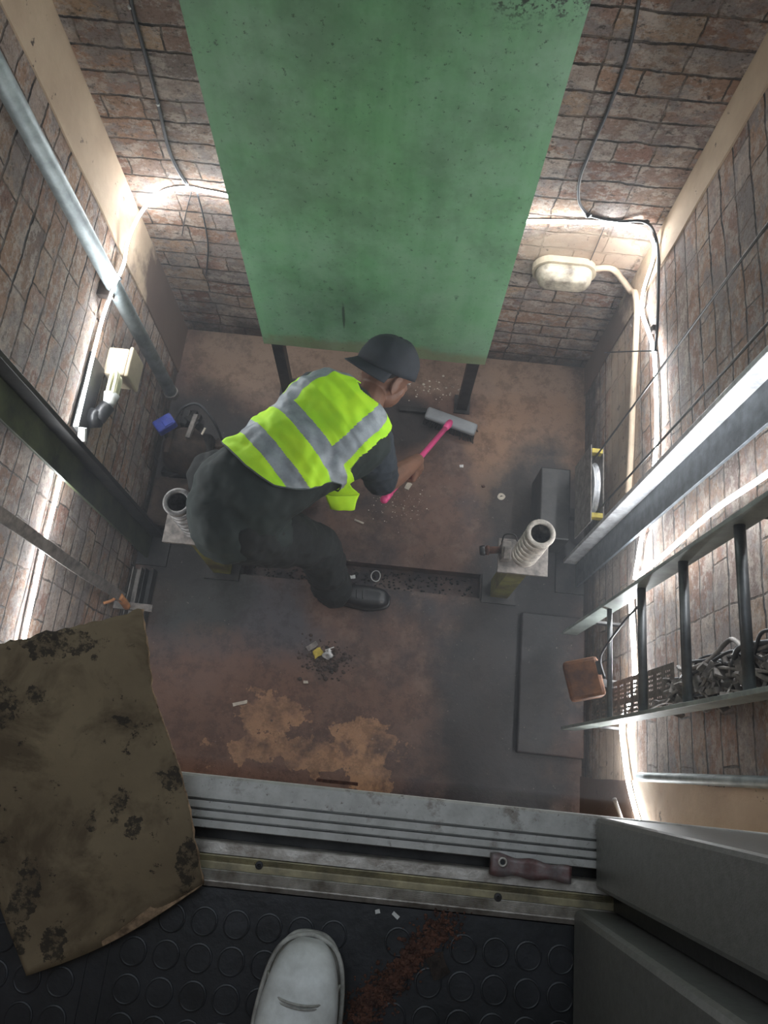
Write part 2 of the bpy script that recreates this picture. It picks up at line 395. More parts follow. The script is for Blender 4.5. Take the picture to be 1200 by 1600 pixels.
def strip(b, x, sgn, y0, y1, z0=ZF, z1=TOP, t=.006):
    n = 40
    for i in range(n):
        za, zb = z0+(z1-z0)*i/n, z0+(z1-z0)*(i+1)/n
        e = lambda z: noise.noise(V((x*3, y0, z*5)))*.012
        vs = [bm_v for bm_v in ()]
        P = [(x, y0+e(za), za), (x, y1, za), (x, y1, zb), (x, y0+e(zb), zb)]
        q = [(px-sgn*t, py, pz) for px, py, pz in P]
        A = [b.verts.new(p) for p in P]; B = [b.verts.new(p) for p in q]
        b.faces.new(B); b.faces.new((A[0], B[0], B[3], A[3])); b.faces.new((A[1], A[2], B[2], B[1]))
strip(b, XL, -1, 1.585, YB); struct('trim_1', b, M['plaster'])
b = new(); strip(b, XR, 1, 1.66, YB); struct('trim_2', b, M['plaster'])
b = new(); strip(b, XR, 1, .035, YF-.1); struct('trim_3', b, M['plaster'])

# low concrete plinth under the ladder
b = new(); box(b, (.555, .10, ZF), (XR, .64, ZF+.035), .006); o = struct('floor_plinth', b, M['floor'])

# landing / car floor with round studs
b = new(); box(b, (-1.1, -1.5, -.12), (.9, -.168, -.006))
P_ = .0412
for i in range(-24, 22):
    for j in range(0, 14):
        x = -.187+i*P_; y = -.207-j*P_
        if i in (6,) and False: continue
        if -.012 < x-.010 < .022 or x > .86: continue
        if -.33 < x+.0 < -.30: continue
        lathe(b, (x, y, -.006), (0, 0, 1), [(.0175, 0), (.0172, .0012), (.0155, .0016), (.0145, .0010), (.001, .0010)], 24)
for x in (.002, .028, -.325, -.300): box(b, (x-.001, -1.5, -.0065), (x+.001, -.168, -.0048))
struct('floor_landing', b, M['rubber'])

b = new(); box(b, (-1.3, -1.6, TOP), (1.1, YF, TOP+.1)); struct('landing_light_block_top', b, M['plaster'])  # unseen slab added over the landing to keep world light off it
b = new(); box(b, (-1.3, -1.6, -.12), (1.1, -1.5, TOP)); struct('landing_light_block_back', b, M['plaster'])  # unseen blocker added behind the camera, shuts out world light
b = new(); box(b, (-1.3, -1.5, -.12), (-1.1, -.17, TOP)); struct('landing_light_block_left', b, M['plaster'])  # unseen side blocker added to darken the landing

# ------------------------------------------------------------------ sills
t = thing('door_sill', 'scuffed aluminium door sill with three grooves at the pit edge', 'sill', (0, -.065, 0))
b = new()
def prof_x(b, prof, x0, x1, n=1):
    """extrude a (y,z) outline along x"""
    A = [b.verts.new((x0, y, z)) for y, z in prof]; B = [b.verts.new((x1, y, z)) for y, z in prof]
    m = len(prof)
    for i in range(m): b.faces.new((A[i], A[(i+1) % m], B[(i+1) % m], B[i]))
    b.faces.new(A); b.faces.new(B[::-1])
pr = [(-.034, -.035), (-.034, -.003), (-.037, 0)]
for g in (-.064, -.076, -.087): pr += [(g+.0016, 0), (g+.0016, -.016), (g-.0016, -.016), (g-.0016, 0)]
pr += [(-.0975, 0), (-.0985, -.002), (-.0985, -.035)]
prof_x(b, pr, -.95, XR)
obj('sill_plate', b, M['alu'], t)
b = new(); box(b, (-.95, -.118, -.12), (XR, -.045, -.036)); obj('sill_bracket', b, M['dark_steel'], t)
t = thing('threshold_strip', 'ribbed metal and brass threshold strip between grooved sill and rubber floor', 'threshold', (0, -.14, 0))
b = new(); prof_x(b, [(-.1125, -.03), (-.1125, -.002), (-.114, 0), (-.1275, 0), (-.1275, -.03)], -.95, XR-.01); obj('edge_strip', b, M['alu2'], t)
b = new(); pr = [(-.1285, -.03), (-.1285, .001)]
for k in range(5): y = -.130-k*.0014; pr += [(y, .0018), (y-.0007, .0008)]
pr += [(-.1380, .001), (-.1450, .001), (-.1450, -.03)]
prof_x(b, pr, -.95, XR-.01); br = obj('brass_insert', b, M['brass'], t); br['label'] = 'tarnished brass ribbed insert'
b = new(); pr = [(-.1455, -.03), (-.1455, .0012)]
for k in range(9): y = -.1465-k*.0014; pr += [(y, .0020), (y-.0007, .0009)]
pr += [(-.1600, .001), (-.1665, -.006), (-.1665, -.03)]
prof_x(b, pr, -.95, XR-.01); obj('nosing', b, M['alu2'], t)
for px, py in ((405, 1352), (778, 1402)):
    p = at_z(px, py, .001); b = new(); lathe(b, p, (0, 0, 1), [(.0052, 0), (.005, .0015), (.002, .0018), (.001, .0008)], 14); obj('screw', b, M['dark_steel'], t)

# door guide shoe in the gap
t = thing('door_guide_shoe', 'worn red and grey metal guide shoe with bolt hole lying over the sill gap', 'guide shoe', at_z(820, 1355, 0))
p0, p1 = at_z(765, 1348, .004), at_z(890, 1366, .004)
d = (p1-p0).normalized(); s_ = V((-d.y, d.x, 0))
b = new()
N = 26; rows = []
for i in range(N+1):
    u = i/N; wv = .0125*(1+.12*math.sin(u*15)-.25*u); h = .010*(1-.55*u)+.0015*math.sin(u*20)
    c = p0.lerp(p1, u); ring = []
    for j in range(10):
        a = 2*PI*j/10; ring.append(b.verts.new(c + s_*wv*max(-1, min(1, 1.5*math.cos(a))) + V((0, 0, .006+h*max(-.7, min(.7, 1.3*math.sin(a)))*.8))))
    rows.append(ring)
for r0, r1 in zip(rows, rows[1:]):
    for j in range(10): b.faces.new((r0[j], r0[(j+1) % 10], r1[(j+1) % 10], r1[j]))
b.faces.new(rows[0]); b.faces.new(rows[-1][::-1])
obj('shoe_body', b, M['redpaint'], t, True)
b = new(); c = p0.lerp(p1, .14)+s_*.004+V((0, 0, .0125))
tube(b, [c+V((math.cos(a)*.0048, math.sin(a)*.0048, 0)) for a in [2*PI*k/16 for k in range(16)]], .0016, 6, 1, closed=True)
obj('bolt_hole_rim', b, M['alu2'], t, True)
b = new(); lathe(b, c+V((0, 0, -.001)), (0, 0, 1), [(.0042, 0), (.0042, .0006)], 14); obj('bolt_hole', b, M['black'], t)

# grey steel door panels to the right
t = thing('door_panel', 'grey painted steel door panel standing at the right end of the grooved sill', 'door panel', (.55, -.08, 0))
b = new(); box(b, (.306, -.122, .004), (XR-.03, -.035, 2.0), .006); obj('panel_leaf', b, M['panelgrey'], t)
b = new(); box(b, (.33, -.145, .004), (XR-.03, -.125, 2.0)); obj('panel_channel', b, M['black'], t)
t = thing('door_post', 'grey steel door post standing on the rubber floor in the lower right corner', 'door post', (.55, -.3, 0))
b = new(); box(b, (.280, -.60, -.004), (XR-.03, -.147, 2.0), .008); obj('post_body', b, M['panelgrey'], t)

# ------------------------------------------------------------------ green screen
t = thing('counterweight_screen', 'tall green painted steel counterweight screen standing on two dark posts at the back', 'screen', (-.13, 1.53, ZF))
b = new()
nx, nz = 40, 60
g = [[b.verts.new((-.573+.873*i/nx, 1.52+.0035*noise.noise(V((i*.13, j*.1, 3))), -1.485+.0+ (TOP+1.485)*j/nz)) for i in range(nx+1)] for j in range(nz+1)]
for j in range(nz):
    for i in range(nx): b.faces.new((g[j][i], g[j][i+1], g[j+1][i+1], g[j+1][i]))
for xs in (-.573, .297): box(b, (xs, 1.521, -1.485), (xs+.003, 1.56, TOP))
box(b, (-.57, 1.522, -1.487), (.297, 1.55, -1.484))
obj('sheet', b, M['green'], t)
for x in (-.545, .235):
    b = new(); box(b, (x, 1.525, ZF+.006), (x+.045, 1.565, -1.3)); box(b, (x-.012, 1.51, ZF), (x+.058, 1.60, ZF+.008)); obj('post', b, M['dark_steel'], t)

# ------------------------------------------------------------------ guide rails
def rail(sx, label, xf, xt, y0, yw, y1, m):
    """T section: flange at xf from y0 to y1, web at yw reaching out to xt"""
    t = thing('guide_rail', label, 'rail', (xf, yw, ZF))
    b = new(); box(b, (min(xf, xt), yw, ZF), (max(xf, xt), yw+.016, TOP), .002); obj('rail_web', b, m[0], t)
    b = new(); box(b, (min(xf, xf+.010*sx), y0, ZF), (max(xf, xf+.010*sx), y1, TOP), .001); obj('rail_flange', b, m[1], t)
    b = new(); wall = (XR-.001) if sx > 0 else XL+.001
    box(b, (xt-.03*sx, y0-.03, ZF), (wall, y1+.03, ZF+.012)); box(b, (xf+.010*sx, y0+.02, ZF), (wall, y1-.02, ZF+.10)); obj('rail_foot', b, M['dark_steel'], t)
    for z in (.3, 1.2):
        b = new(); box(b, (xf+.010*sx, y0+.01, z), (wall, y1-.01, z+.05)); obj('rail_bracket', b, M['dark_steel'], t)
rail(1, 'shiny steel guide rail rising on the right beside the ladder', .775, .722, .770, .866, .925, (M['rail'], M['rail_flat']))
rail(-1, 'dark greenish steel guide rail rising on the left wall', -.985, -.935, .712, .800, .842, (M['dark_steel'], M['rail_green']))

# ------------------------------------------------------------------ left wall: pipe, strap
t = thing('pipe', 'thick galvanised pipe running down the left brick wall', 'pipe', (-.985, 1.385, -1.72))
b = new(); cyl(b, (-.982, 1.37, TOP), (-.982, 1.395, -1.74), .026, n=24); obj('pipe_run', b, M['galv'], t, True)
b = new(); box(b, (-1.028, 1.35, -1.02), (-.978, 1.43, -.995)); obj('pipe_clamp', b, M['rust'], t)
b = new(); lathe(b, (-.982, 1.395, -1.76), (0, 0, 1), [(.02, 0), (.030, .002), (.030, .03), (.026, .032)], 20); obj('pipe_end_collar', b, M['dusty_steel'], t)

t = thing('cable_strap', 'flat grey strap hanging down the left wall with an orange clamp at its end', 'strap', (-.95, .485, -1.75))
b = new(); n = 30; vs = []
for i in range(n+1):
    z = TOP+(-1.62-TOP)*i/n; wv = .016; ox = .004*math.sin(i*.9)
    vs.append([b.verts.new((-.957+ox, .485-wv, z)), b.verts.new((-.950+ox, .487+wv, z)), b.verts.new((-.954+ox, .487+wv, z)), b.verts.new((-.961+ox, .485-wv, z))])
for a_, c_ in zip(vs, vs[1:]):
    for j in range(4): b.faces.new((a_[j], a_[(j+1) % 4], c_[(j+1) % 4], c_[j]))
obj('strap_web', b, M['dusty_steel'], t)
b = new(); tube(b, [(-.955, .485, -1.58), (-.962, .48, -1.66), (-.975, .478, -1.74)], .014, 8); tube(b, [(-.965, .49, -1.60), (-.995, .475, -1.63), (-1.02, .46, -1.62)], .006, 6)
k = obj('clamp', b, M['orange_clip'], t, True); k['label'] = 'orange clamp'
b = new(); box(b, (XL+.002, .468, -1.765), (-.88, .495, -1.745)); obj('wall_bar', b, M['dusty_steel'], t)

# junction box + compact lamp on the left wall
p = V((XL, 1.215, -1.215))
t = thing('junction_box', 'square cream plastic junction box on the left brick wall under the light strip', 'junction box', p)
b = new(); box(b, (XL+.001, 1.160, -1.285), (XL+.075, 1.265, -1.175), .008); obj('box_body', b, M['cream'], t)
b = new(); box(b, (XL+.076, 1.155, -1.290), (XL+.090, 1.270, -1.170), .006); obj('box_lid', b, M['cream'], t)
t = thing('compact_fluorescent_lamp', 'unlit compact fluorescent lamp in a black holder on the left brick wall', 'lamp', (XL+.03, 1.05, -1.17))
b = new(); box(b, (XL+.001, .90, -1.17), (XL+.010, 1.17, -1.05), .002); bb = obj('back_board', b, M['dark_steel'], t)
b = new()
for dy, dz in ((0, 0), (0, .020), (.0, -.020)):
    x = XL+.05; tube(b, [(x, 1.075, -1.160+dz), (x, 1.13, -1.160+dz), (x+.004, 1.150, -1.160+dz), (x+.014, 1.150, -1.160+dz), (x+.018, 1.13, -1.160+dz), (x+.018, 1.075, -1.160+dz)], .0062, 8, 4)
obj('lamp_tubes', b, M['tube_glass'], t, True)
b = new(); cyl(b, (XL+.058, 1.077, -1.160), (XL+.055, 1.035, -1.160), .026, .017, 18); obj('lamp_ballast', b, M['white'], t, True)
b = new(); cyl(b, (XL+.055, 1.036, -1.160), (XL+.03, .985, -1.160), .023, .027, 18); cyl(b, (XL+.01, .985, -1.16), (XL+.04, .985, -1.16), .034, .03, 18); obj('lamp_holder', b, M['black'], t, True)
b = new(); obox(b, (XL+.02, .90, -1.105), ((0, 1, .5), (1, 0, 0)), (.022, .012, .008), .002); tag(obj('cable_clip', b, M['white']), 'small white clip at the light strip below the compact lamp, left wall', 'clip')

# ------------------------------------------------------------------ LED strips
def led(name, label, pts, group=None, r=.0060, clips=()):
    b = new(); tube(b, pts, r, 12, 6)
    t = thing(name, label, 'light strip', pts[0], group)
    bmesh.ops.recalc_face_normals(b, faces=b.faces)
    for f in b.faces:
        q = f.calc_center_median(); inw = V((-.1-q.x, .85-q.y, 0)); inw = V((0, -1, 0)) if q.y > YB-.03 else V((math.copysign(1, inw.x), 0, 0))
        if f.normal.dot(inw) < -.38: f.material_index = 1
    o = obj('glowing_tube', b, [M['led'], M['white']], t, True)
    for c in clips:
        b = new(); tube(b, [V(c)+V((math.cos(a)*.013, 0, math.sin(a)*.013)) for a in [2*PI*k/10 for k in range(10)]], .003, 5, 1, closed=True); obj('cable_tie', b, M['black'], t)
    return t
yb = YB-.012; xl = XL+.014; xr = XR-.014
def BW(px, py): return at_y(px, py, yb)
def LW(px, py, x=xl): return at_x(px, py, x)
def RW(px, py, x=xr): return at_x(px, py, x)
lp = [(-.52, yb, -1.04), BW(355, 306), BW(320, 299), BW(290, 294), BW(255, 300), BW(228, 322), at_x(210, 350, -.975), LW(198, 382, -.995), LW(194, 408, -1.0), LW(188, 425, -.975), LW(178, 445, -.945), LW(171, 465, -.985), LW(160, 497), LW(145, 555), LW(130, 618), LW(119, 665)]
led('led_light_strip', 'glowing white light strip curving from the green screen along the upper left wall', lp, clips=(LW(183, 434, -.96),))
led('led_light_strip', 'glowing white light strip low on the left wall between the rail and the cardboard', [LW(113, 690), LW(96, 740), LW(84, 790), LW(70, 845), LW(56, 910), LW(40, 985), LW(28, 1050)], clips=(LW(70, 850),))
rp = [(.26, yb, -1.0), BW(822, 346), BW(860, 346), BW(910, 347), BW(955, 349), BW(988, 353), at_y(1008, 361, YB-.03), at_x(1021, 378, XR-.03), RW(1021, 405), RW(1007, 450), RW(1003, 485), RW(1012, 515), RW(1021, 545), RW(1025, 600), RW(1026, 680), RW(1021, 740), RW(1012, 800), RW(1000, 855), RW(992, 905)]
led('led_light_strip', 'glowing white light strip curving from the green screen down the right wall corner', rp)
led('led_light_strip', 'glowing white light strip running diagonally up between right guide rail and ladder', [RW(992, 903), RW(1010, 890, .785), RW(1050, 856, .772), RW(1095, 815, .766), RW(1130, 787, .764), RW(1200, 740, .764), RW(1300, 664, .764), RW(1420, 572, .764)])
led('led_light_strip', 'glowing white light strip passing behind the ladder down to the grey door panel', [RW(985, 925), RW(987, 960), RW(990, 1010), RW(992, 1060), RW(986, 1090), RW(972, 1130), RW(976, 1180), RW(984, 1230), RW(1000, 1290), RW(1012, 1330)], r=.007)

# ------------------------------------------------------------------ wires on the walls
def wire(label, pts, r, m='cable', name='cable', clips=(), cat='cable'):
    if clips:
        t = thing(name, label, cat, pts[0]); b = new(); tube(b, pts, r, 6); obj('cable_run', b, M[m], t, True)
        for c in clips: b = new(); ball(b, c, .007, 1); obj('clip', b, M['white'], t)
        return t
    b = new(); tube(b, pts, r, 6); return tag(obj(name, b, M[m], None, True), label, cat)
y2 = YB-.006
wire('dark cable with white clips hanging down the back wall, left of the green screen', [at_y(195, -60, y2), at_y(207, 14, y2), at_y(228, 90, y2), at_y(247, 163, y2), at_y(262, 228, y2), at_y(276, 262, y2), at_y(292, 288, y2)], .0055, clips=[at_y(203, 11, y2), at_y(247, 163, y2), at_y(292, 288, y2)])
wire('short thin wire dangling below the light strip, left back wall', [at_y(299, 300, y2), at_y(290, 335, y2), at_y(284, 368, y2)], .002)
wire('longer thin wire curving below the light strip beside the green screen', [at_y(308, 302, y2), at_y(318, 340, y2), at_y(325, 385, y2), at_y(322, 430, y2)], .003)
wire('dark cable hanging down the back wall, right of the green screen', [at_y(1004, -30, y2), at_y(985, 70, y2), at_y(955, 160, y2), at_y(925, 230, y2), at_y(906, 280, y2), at_y(905, 315, y2), at_y(918, 336, y2)], .005)
wire('black cable following the light strip round the right back corner', [at_y(918, 336, y2), at_y(960, 346, y2), at_y(1008, 347, y2-.01), at_x(1026, 376, XR-.02), at_x(1029, 430, XR-.010), at_x(1027, 510, XR-.010), at_x(1024, 548, XR-.02)], .005, 'black')
for px, py, l in ((919, 337, 'black cable clip at the light strip beside the green screen, back wall'), (1010, 347, 'black cable clip where the light strip nears the right back corner')):
    b = new(); ball(b, at_y(px, py, y2-.006), (.012, .008, .012), 1); tag(obj('cable_clip', b, M['black']), l, 'clip')
b = new(); box(b, at_x(1024, 370, XR-.001)-V((.02, .012, .012)), at_x(1024, 370, XR-.001)+V((0, .012, .012)), .003); tag(obj('cable_clip', b, M['black']), 'black cable clip on the right wall just past the back corner', 'clip')
b = new(); box(b, at_x(1027, 515, XR-.001)-V((.02, .012, .012)), at_x(1027, 515, XR-.001)+V((0, .012, .012)), .003); tag(obj('cable_clip', b, M['rust']), 'rusty cable clip on the right wall above the twisted tie wire', 'clip')
wire('thin tie wire sticking out sideways from the right light strip', [at_x(1027, 548, XR-.02), at_x(985, 549, XR-.05), at_x(945, 551, XR-.06)], .0025, 'black', 'tie_wire')
y3 = YB-.004
wire('fine wire slanting from the light strip down to the oval bulkhead lamp', [at_y(944, 355, y3), at_y(932, 385, y3), at_y(920, 412, y3)], .0015)
wire('pale painted conduit curving from the oval bulkhead lamp along the right wall', [at_y(925, 420, YB-.012), at_y(955, 420, YB-.012), (XR-.05, YB-.02, -1.235), (XR-.014, YB-.06, -1.245), at_x(993, 460, XR-.012), at_x(995, 500, XR-.012), at_x(990, 600, XR-.012), at_x(986, 700, XR-.012), at_x(982, 770, XR-.012)], .012, 'conduit', 'conduit', cat='conduit')

# oval bulkhead lamp
c = at_y(881, 428, YB-.03)
t = thing('bulkhead_lamp', 'oval cream bulkhead lamp with stained diffuser on the back wall, switched off', 'lamp', (c.x, YB, c.z))
def stadium(b, c, hw, r, y0, y1, r1=None, n=12, dome=0):
    r1 = r1 or r; rings = []
    L = 6 if dome else 1
    for k in range(L+1):
        u = k/L; yy = y0+(y1-y0)*(math.sin(u*PI/2) if dome else u); rr = r+(r1-r)*(1-math.cos(u*PI/2) if dome else u)
        ring = []
        for s in (1, -1):
            for i in range(n+1):
                a = -PI/2*s+s*0+PI*i/n*1.0 if s == 1 else PI/2+PI*i/n
                ring.append(b.verts.new((c.x+s*hw+math.cos(a)*rr, yy, c.z+math.sin(a)*rr)))
        rings.append(ring)
    m = len(rings[0])
    for p, q in zip(rings, rings[1:]):
        for j in range(m): b.faces.new((p[j], p[(j+1) % m], q[(j+1) % m], q[j]))
    b.faces.new(rings[0]); b.faces.new(rings[-1][::-1])
b = new(); stadium(b, c, .055, .062, YB-.001, YB-.028); obj('lamp_base', b, M['cream'], t, False)
b = new(); stadium(b, c, .053, .051, YB-.028, YB-.085, .022, dome=1); obj('diffuser', b, M['diffuser'], t, True)

# ------------------------------------------------------------------ right wall: pipe, ladder, tray
t = wire('grey green pipe running down the edge of the pale plaster at lower right', [(XR-.018, .045, TOP), (XR-.018, .045, -.5), (XR-.018, .045, -1.22)], .0125, 'galv', 'pipe', cat='pipe')
t = thing('ladder', 'grey green steel pit ladder with round rungs fixed to the right wall', 'ladder', (.70, .36, -1.62))
for y in (.532, .190):
    b = new(); box(b, (.668, y-.005, -1.66), (.722, y+.005, TOP), .001)
    st = obj('ladder_stile', b, M['ladder'], t)
for k in range(-1, 11):
    z = -1.19+.281*k; 
    if z > TOP-.1: break
    if k < 0: continue
    b = new(); cyl(b, (.697, .194, z), (.697, .528, z), .0115 if k > 0 else .008, n=14); obj('rung', b, M['rung'], t, True)
for z in (-1.45, -.3, .8):
    for y in (.532, .190):
        b = new(); box(b, (.722, y-.004, z), (XR-.001, y+.004, z+.035)); obj('wall_bracket', b, M['dark_steel'], t)
# perforated tray with trash in it
t = thing('cable_tray', 'perforated metal cable tray full of dusty cables behind the ladder', 'cable tray', (.76, .27, -1.6))
b = new(); Xt = .765; cy = .0125; z0 = -1.62; z1 = -.86; y0_, y1_ = .205, .205+cy*10
nz = int((z1-z0)/cy)
for i in range(10):
    for j in range(nz):
        ya, za_ = y0_+i*cy, z0+j*cy; h = cy*.27
        P = [(ya, za_), (ya+cy, za_), (ya+cy, za_+cy), (ya, za_+cy)]; Q = [(ya+h, za_+h), (ya+cy-h, za_+h), (ya+cy-h, za_+cy-h), (ya+h, za_+cy-h)]
        A = [b.verts.new((Xt, *p)) for p in P]
        if (j % 5) in (3, 4) or i in (4, 9): b.faces.new(A); continue
        B = [b.verts.new((Xt, *q)) for q in Q]
        for k in range(4): b.faces.new((A[k], A[(k+1) % 4], B[(k+1) % 4], B[k]))
bmesh.ops.remove_doubles(b, verts=b.verts, dist=1e-5)
box(b, (Xt, y0_-.001, z0), (XR-.018, y0_+.001, TOP)); box(b, (Xt+.02, y1_-.001, z0), (XR-.018, y1_+.001, -1.0))
obj('perforated_plate', b, M['dusty_steel'], t)
b = new(); box(b, (XR-.005, .21, z1), (XR-.001, .33, .9)); obj('tray_back', b, M['dusty_steel'], t)
for k in range(11):
    b = new(); y = .22+.010*k+random.uniform(-.004, .004); zt = random.uniform(-.4, .9); pts = []
    z = -.95+random.uniform(-.15, .25)
    while z < zt:
        pts.append((.772+random.uniform(-.022, .018), y+random.uniform(-.03, .03), z)); z += random.uniform(.06, .14)
    if len(pts) < 3: b.free(); continue
    tube(b, pts, random.choice((.003, .004, .006)), 6); obj('cable', b, M[random.choice(('cable', 'dusty_steel', 'dusty_steel'))], t, True)
b = new(); 
for k in range(230):
    z = random.uniform(-.93, .1); s = random.uniform(.008, .028)
    c = V((.775+random.uniform(-.02, .015), random.uniform(.212, .215+.11*min(1, .55+.5*(z+.93))), z))
    obox(b, c, (V((random.gauss(0, 1), random.gauss(0, 1), random.gauss(0, 1))), V((random.gauss(0, 1), random.gauss(0, 1), random.gauss(0, 1)))), (s, s*.6, s*random.uniform(.06, .3)))
k = obj('debris', b, M['dusty_steel'], t); k['kind'] = 'stuff'
# loops of thin cable by the ladder foot
wire('thin grey cable looping down across the ladder to the orange box', [at_x(1000, 945, .72), at_x(978, 968, .70), at_x(950, 1005, .69), at_x(938, 1030, .69), at_x(945, 1060, .69)], .0035)
# orange box
t = thing('junction_box', 'small orange brown box with chipped pale edge beside the ladder foot', 'junction box', at_z(915, 1065, -1.6))
c = at_x(912, 1062, .66)
b = new(); obox(b, c, ((.93, .25, .25), (-.25, .95, 0)), (.055, .062, .06), .012); obj('box_body', b, M['orange'], t)
b = new(); obox(b, c+V((.02, .03, .062)), ((.93, .25, .25), (-.25, .95, 0)), (.022, .022, .006), .003); obj('box_cover', b, M['dark_steel'], t)
b = new(); box(b, (c.x+.03, c.y-.012, c.z-.05), (XR-.001, c.y+.012, c.z-.03)); obj('box_bracket', b, M['dark_steel'], t)

# governor tension pulley
XP = .725
t = thing('tension_pulley', 'rope tension pulley in a steel frame with yellow end blocks by the right guide rail', 'pulley', (XP, 1.06, -1.65))
pa, pb = at_x(928, 716, XP), at_x(934, 800, XP); pc = (pa+pb)/2; ry = (pa.y-pb.y)/2
for dx in (-.022, .022):
    b = new(); box(b, (XP+dx-.002, pb.y-.035, pc.z-.20), (XP+dx+.002, pa.y+.035, pc.z+.02), .001); obj('side_plate', b, M['dusty_steel'], t)
for y in (pa.y+.010, pb.y-.010):
    b = new(); box(b, (XP-.020, y-.009, pc.z-.01), (XP+.020, y+.009, pc.z+.022), .002); k = obj('end_block', b, M['yellow'], t); k['label'] = 'yellow end block'
b = new(); lathe(b, (XP-.012, pc.y, pc.z-.09), (1, 0, 0), [(.05, 0), (ry-.004, 0), (ry, .002), (ry-.010, .010), (ry-.010, .014), (ry, .022), (ry-.004, .024), (.05, .024)], 40); obj('pulley_wheel', b, M['rail'], t, True)
b = new(); box(b, (XP-.15, pb.y-.03, ZF+.04), (XP-.03, pa.y+.04, ZF+.22), .006); obj('tension_weight', b, M['dark_steel'], t)
b = new(); box(b, (XP-.05, pc.y-.02, ZF+.10), (XR-.001, pc.y+.02, ZF+.14), .002); obj('arm', b, M['dark_steel'], t)
for (a0, lab) in ((pa, 'rope slanting up the right wall from the pulley, farther from the ladder'), (pb, 'rope slanting up from the pulley, nearer the right guide rail')):
    b = new(); y = a0.y+(-.004 if a0 is pa else .004); cyl(b, (XP, y, a0.z-.06), (XP, y, TOP), .0032, n=8); tag(obj('wire_rope', b, M['wire'], None, True), 'thin steel '+lab, 'rope')

# ------------------------------------------------------------------ spring buffers
def buffer(label, cx, cy_, plate, spring_m, post_m, zt=-1.12, zp=-1.40):
    t = thing('spring_buffer', label, 'buffer', (cx, cy_, ZF))
    x0, x1, ya, yb_ = plate
    b = new(); box(b, (x0, ya, zp-.010), (x1, yb_, zp), .001); box(b, (x0+.002, ya+.002, zp-.020), (x1-.002, yb_-.004, zp-.012)); obj('top_plate', b, M['dusty_steel'], t)
    b = new(); w_ = .035
    box(b, (cx-w_, cy_-w_, ZF+.01), (cx+w_, cy_-w_+.007, zp-.02)); box(b, (cx-w_, cy_-w_+.007, ZF+.01), (cx-w_+.007, cy_+w_, zp-.02)); box(b, (cx+w_-.007, cy_-w_+.007, ZF+.01), (cx+w_, cy_+w_, zp-.02))
    obj('post', b, post_m, t)
    b = new(); box(b, (cx-.07, cy_-.06, ZF), (cx+.07, cy_+.06, ZF+.01)); obj('base_plate', b, M['dark_steel'], t)
    b = new(); R = .039; n = 7; pts = []
    for i in range(n*16+1):
        a = 2*PI*i/16; u = i/(n*16)
        pts.append((cx+R*math.cos(a), cy_+R*math.sin(a), zp+.007+(zt-zp-.016)*u))
    tube(b, pts, .0066, 8, 1); lathe(b, (cx, cy_, zt-.006), (0, 0, 1), [(.031, 0), (.046, 0), (.0465, .004), (.045, .009), (.033, .009), (.031, .006), (.031, 0)], 32)
    obj('coil_spring', b, spring_m, t, True)
    return t
buffer('grey coil spring buffer on an olive post beside the left guide rail', -.672, .712, (-.785, -.60, .655, .765), M['spring_l'], M['yellowpost'])
buffer('pale dusty coil spring buffer at the right end of the floor slot', .462, .728, (.376, .549, .668, .79), M['spring_r'], M['yellowpost'])
t = thing('buffer_switch', 'small dusty limit switch with a rusty plunger beside the right coil spring', 'switch', (.39, .74, -1.4))
b = new(); box(b, (.380, .705, -1.399), (.412, .765, -1.345), .004); obox(b, (.396, .72, -1.335), ((1, 0, 0), (0, 1, .5)), (.013, .02, .012), .003); obj('switch_body', b, M['dusty_steel'], t)
b = new(); cyl(b, (.38, .738, -1.37), (.325, .732, -1.375), .012, .013, 16); lathe(b, (.34, .733, -1.374), (-1, 0, 0), [(.012, 0), (.017, 0), (.017, .01), (.012, .01)], 16); obj('plunger', b, M['redbrown'], t, True)
b = new(); cyl(b, (.326, .732, -1.375), (.308, .730, -1.378), .019, .016, 16); obj('plunger_tip', b, M['black'], t, True)
b = new(); tube(b, [(.385, .77, -1.39), (.39, .79, -1.36), (.42, .79, -1.35), (.435, .775, -1.37)], .003, 6); obj('switch_cable', b, M['black'], t, True)

# ------------------------------------------------------------------ left corner machinery
c = at_z(290, 690, -1.78)
t = thing('sump_pump', 'heap-like rusty pump unit caked in grime by the left wall', 'pump', (c.x, c.y, ZF))
b = new(); lathe(b, (c.x-.01, c.y-.02, ZF), (0, 0, 1), [(.10, 0), (.11, .02), (.095, .10), (.07, .15), (.05, .17), (.02, .18)], 28); jitter(b, .012, 14); obj('pump_housing', b, M['rust'], t, True)
b = new(); cyl(b, (c.x+.06, c.y+.05, ZF+.05), (c.x+.06, c.y-.07, ZF+.07), .045, .05, 20); jitter(b, .006, 20); obj('motor', b, M['dark_steel'], t, True)
b = new(); obox(b, (c.x+.035, c.y+.04, ZF+.19), ((.15, 1, 0), (1, 0, 0)), (.055, .010, .010), .003); obj('lever', b, M['dusty_steel'], t)
b = new(); cyl(b, (c.x-.05, c.y+.06, ZF+.0), (c.x-.05, c.y+.06, ZF+.2), .018, n=14); obox(b, (c.x-.05, c.y-.02, ZF+.17), ((0, 1, .1), (1, 0, 0)), (.06, .012, .018), .004); obj('pipe_stub', b, M['rust'], t)
b = new(); box(b, (c.x-.12, c.y-.36, ZF), (c.x+.05, c.y-.14, ZF+.07), .015); jitter(b, .008, 9); obj('lower_block', b, M['rust'], t)
random.seed(21)
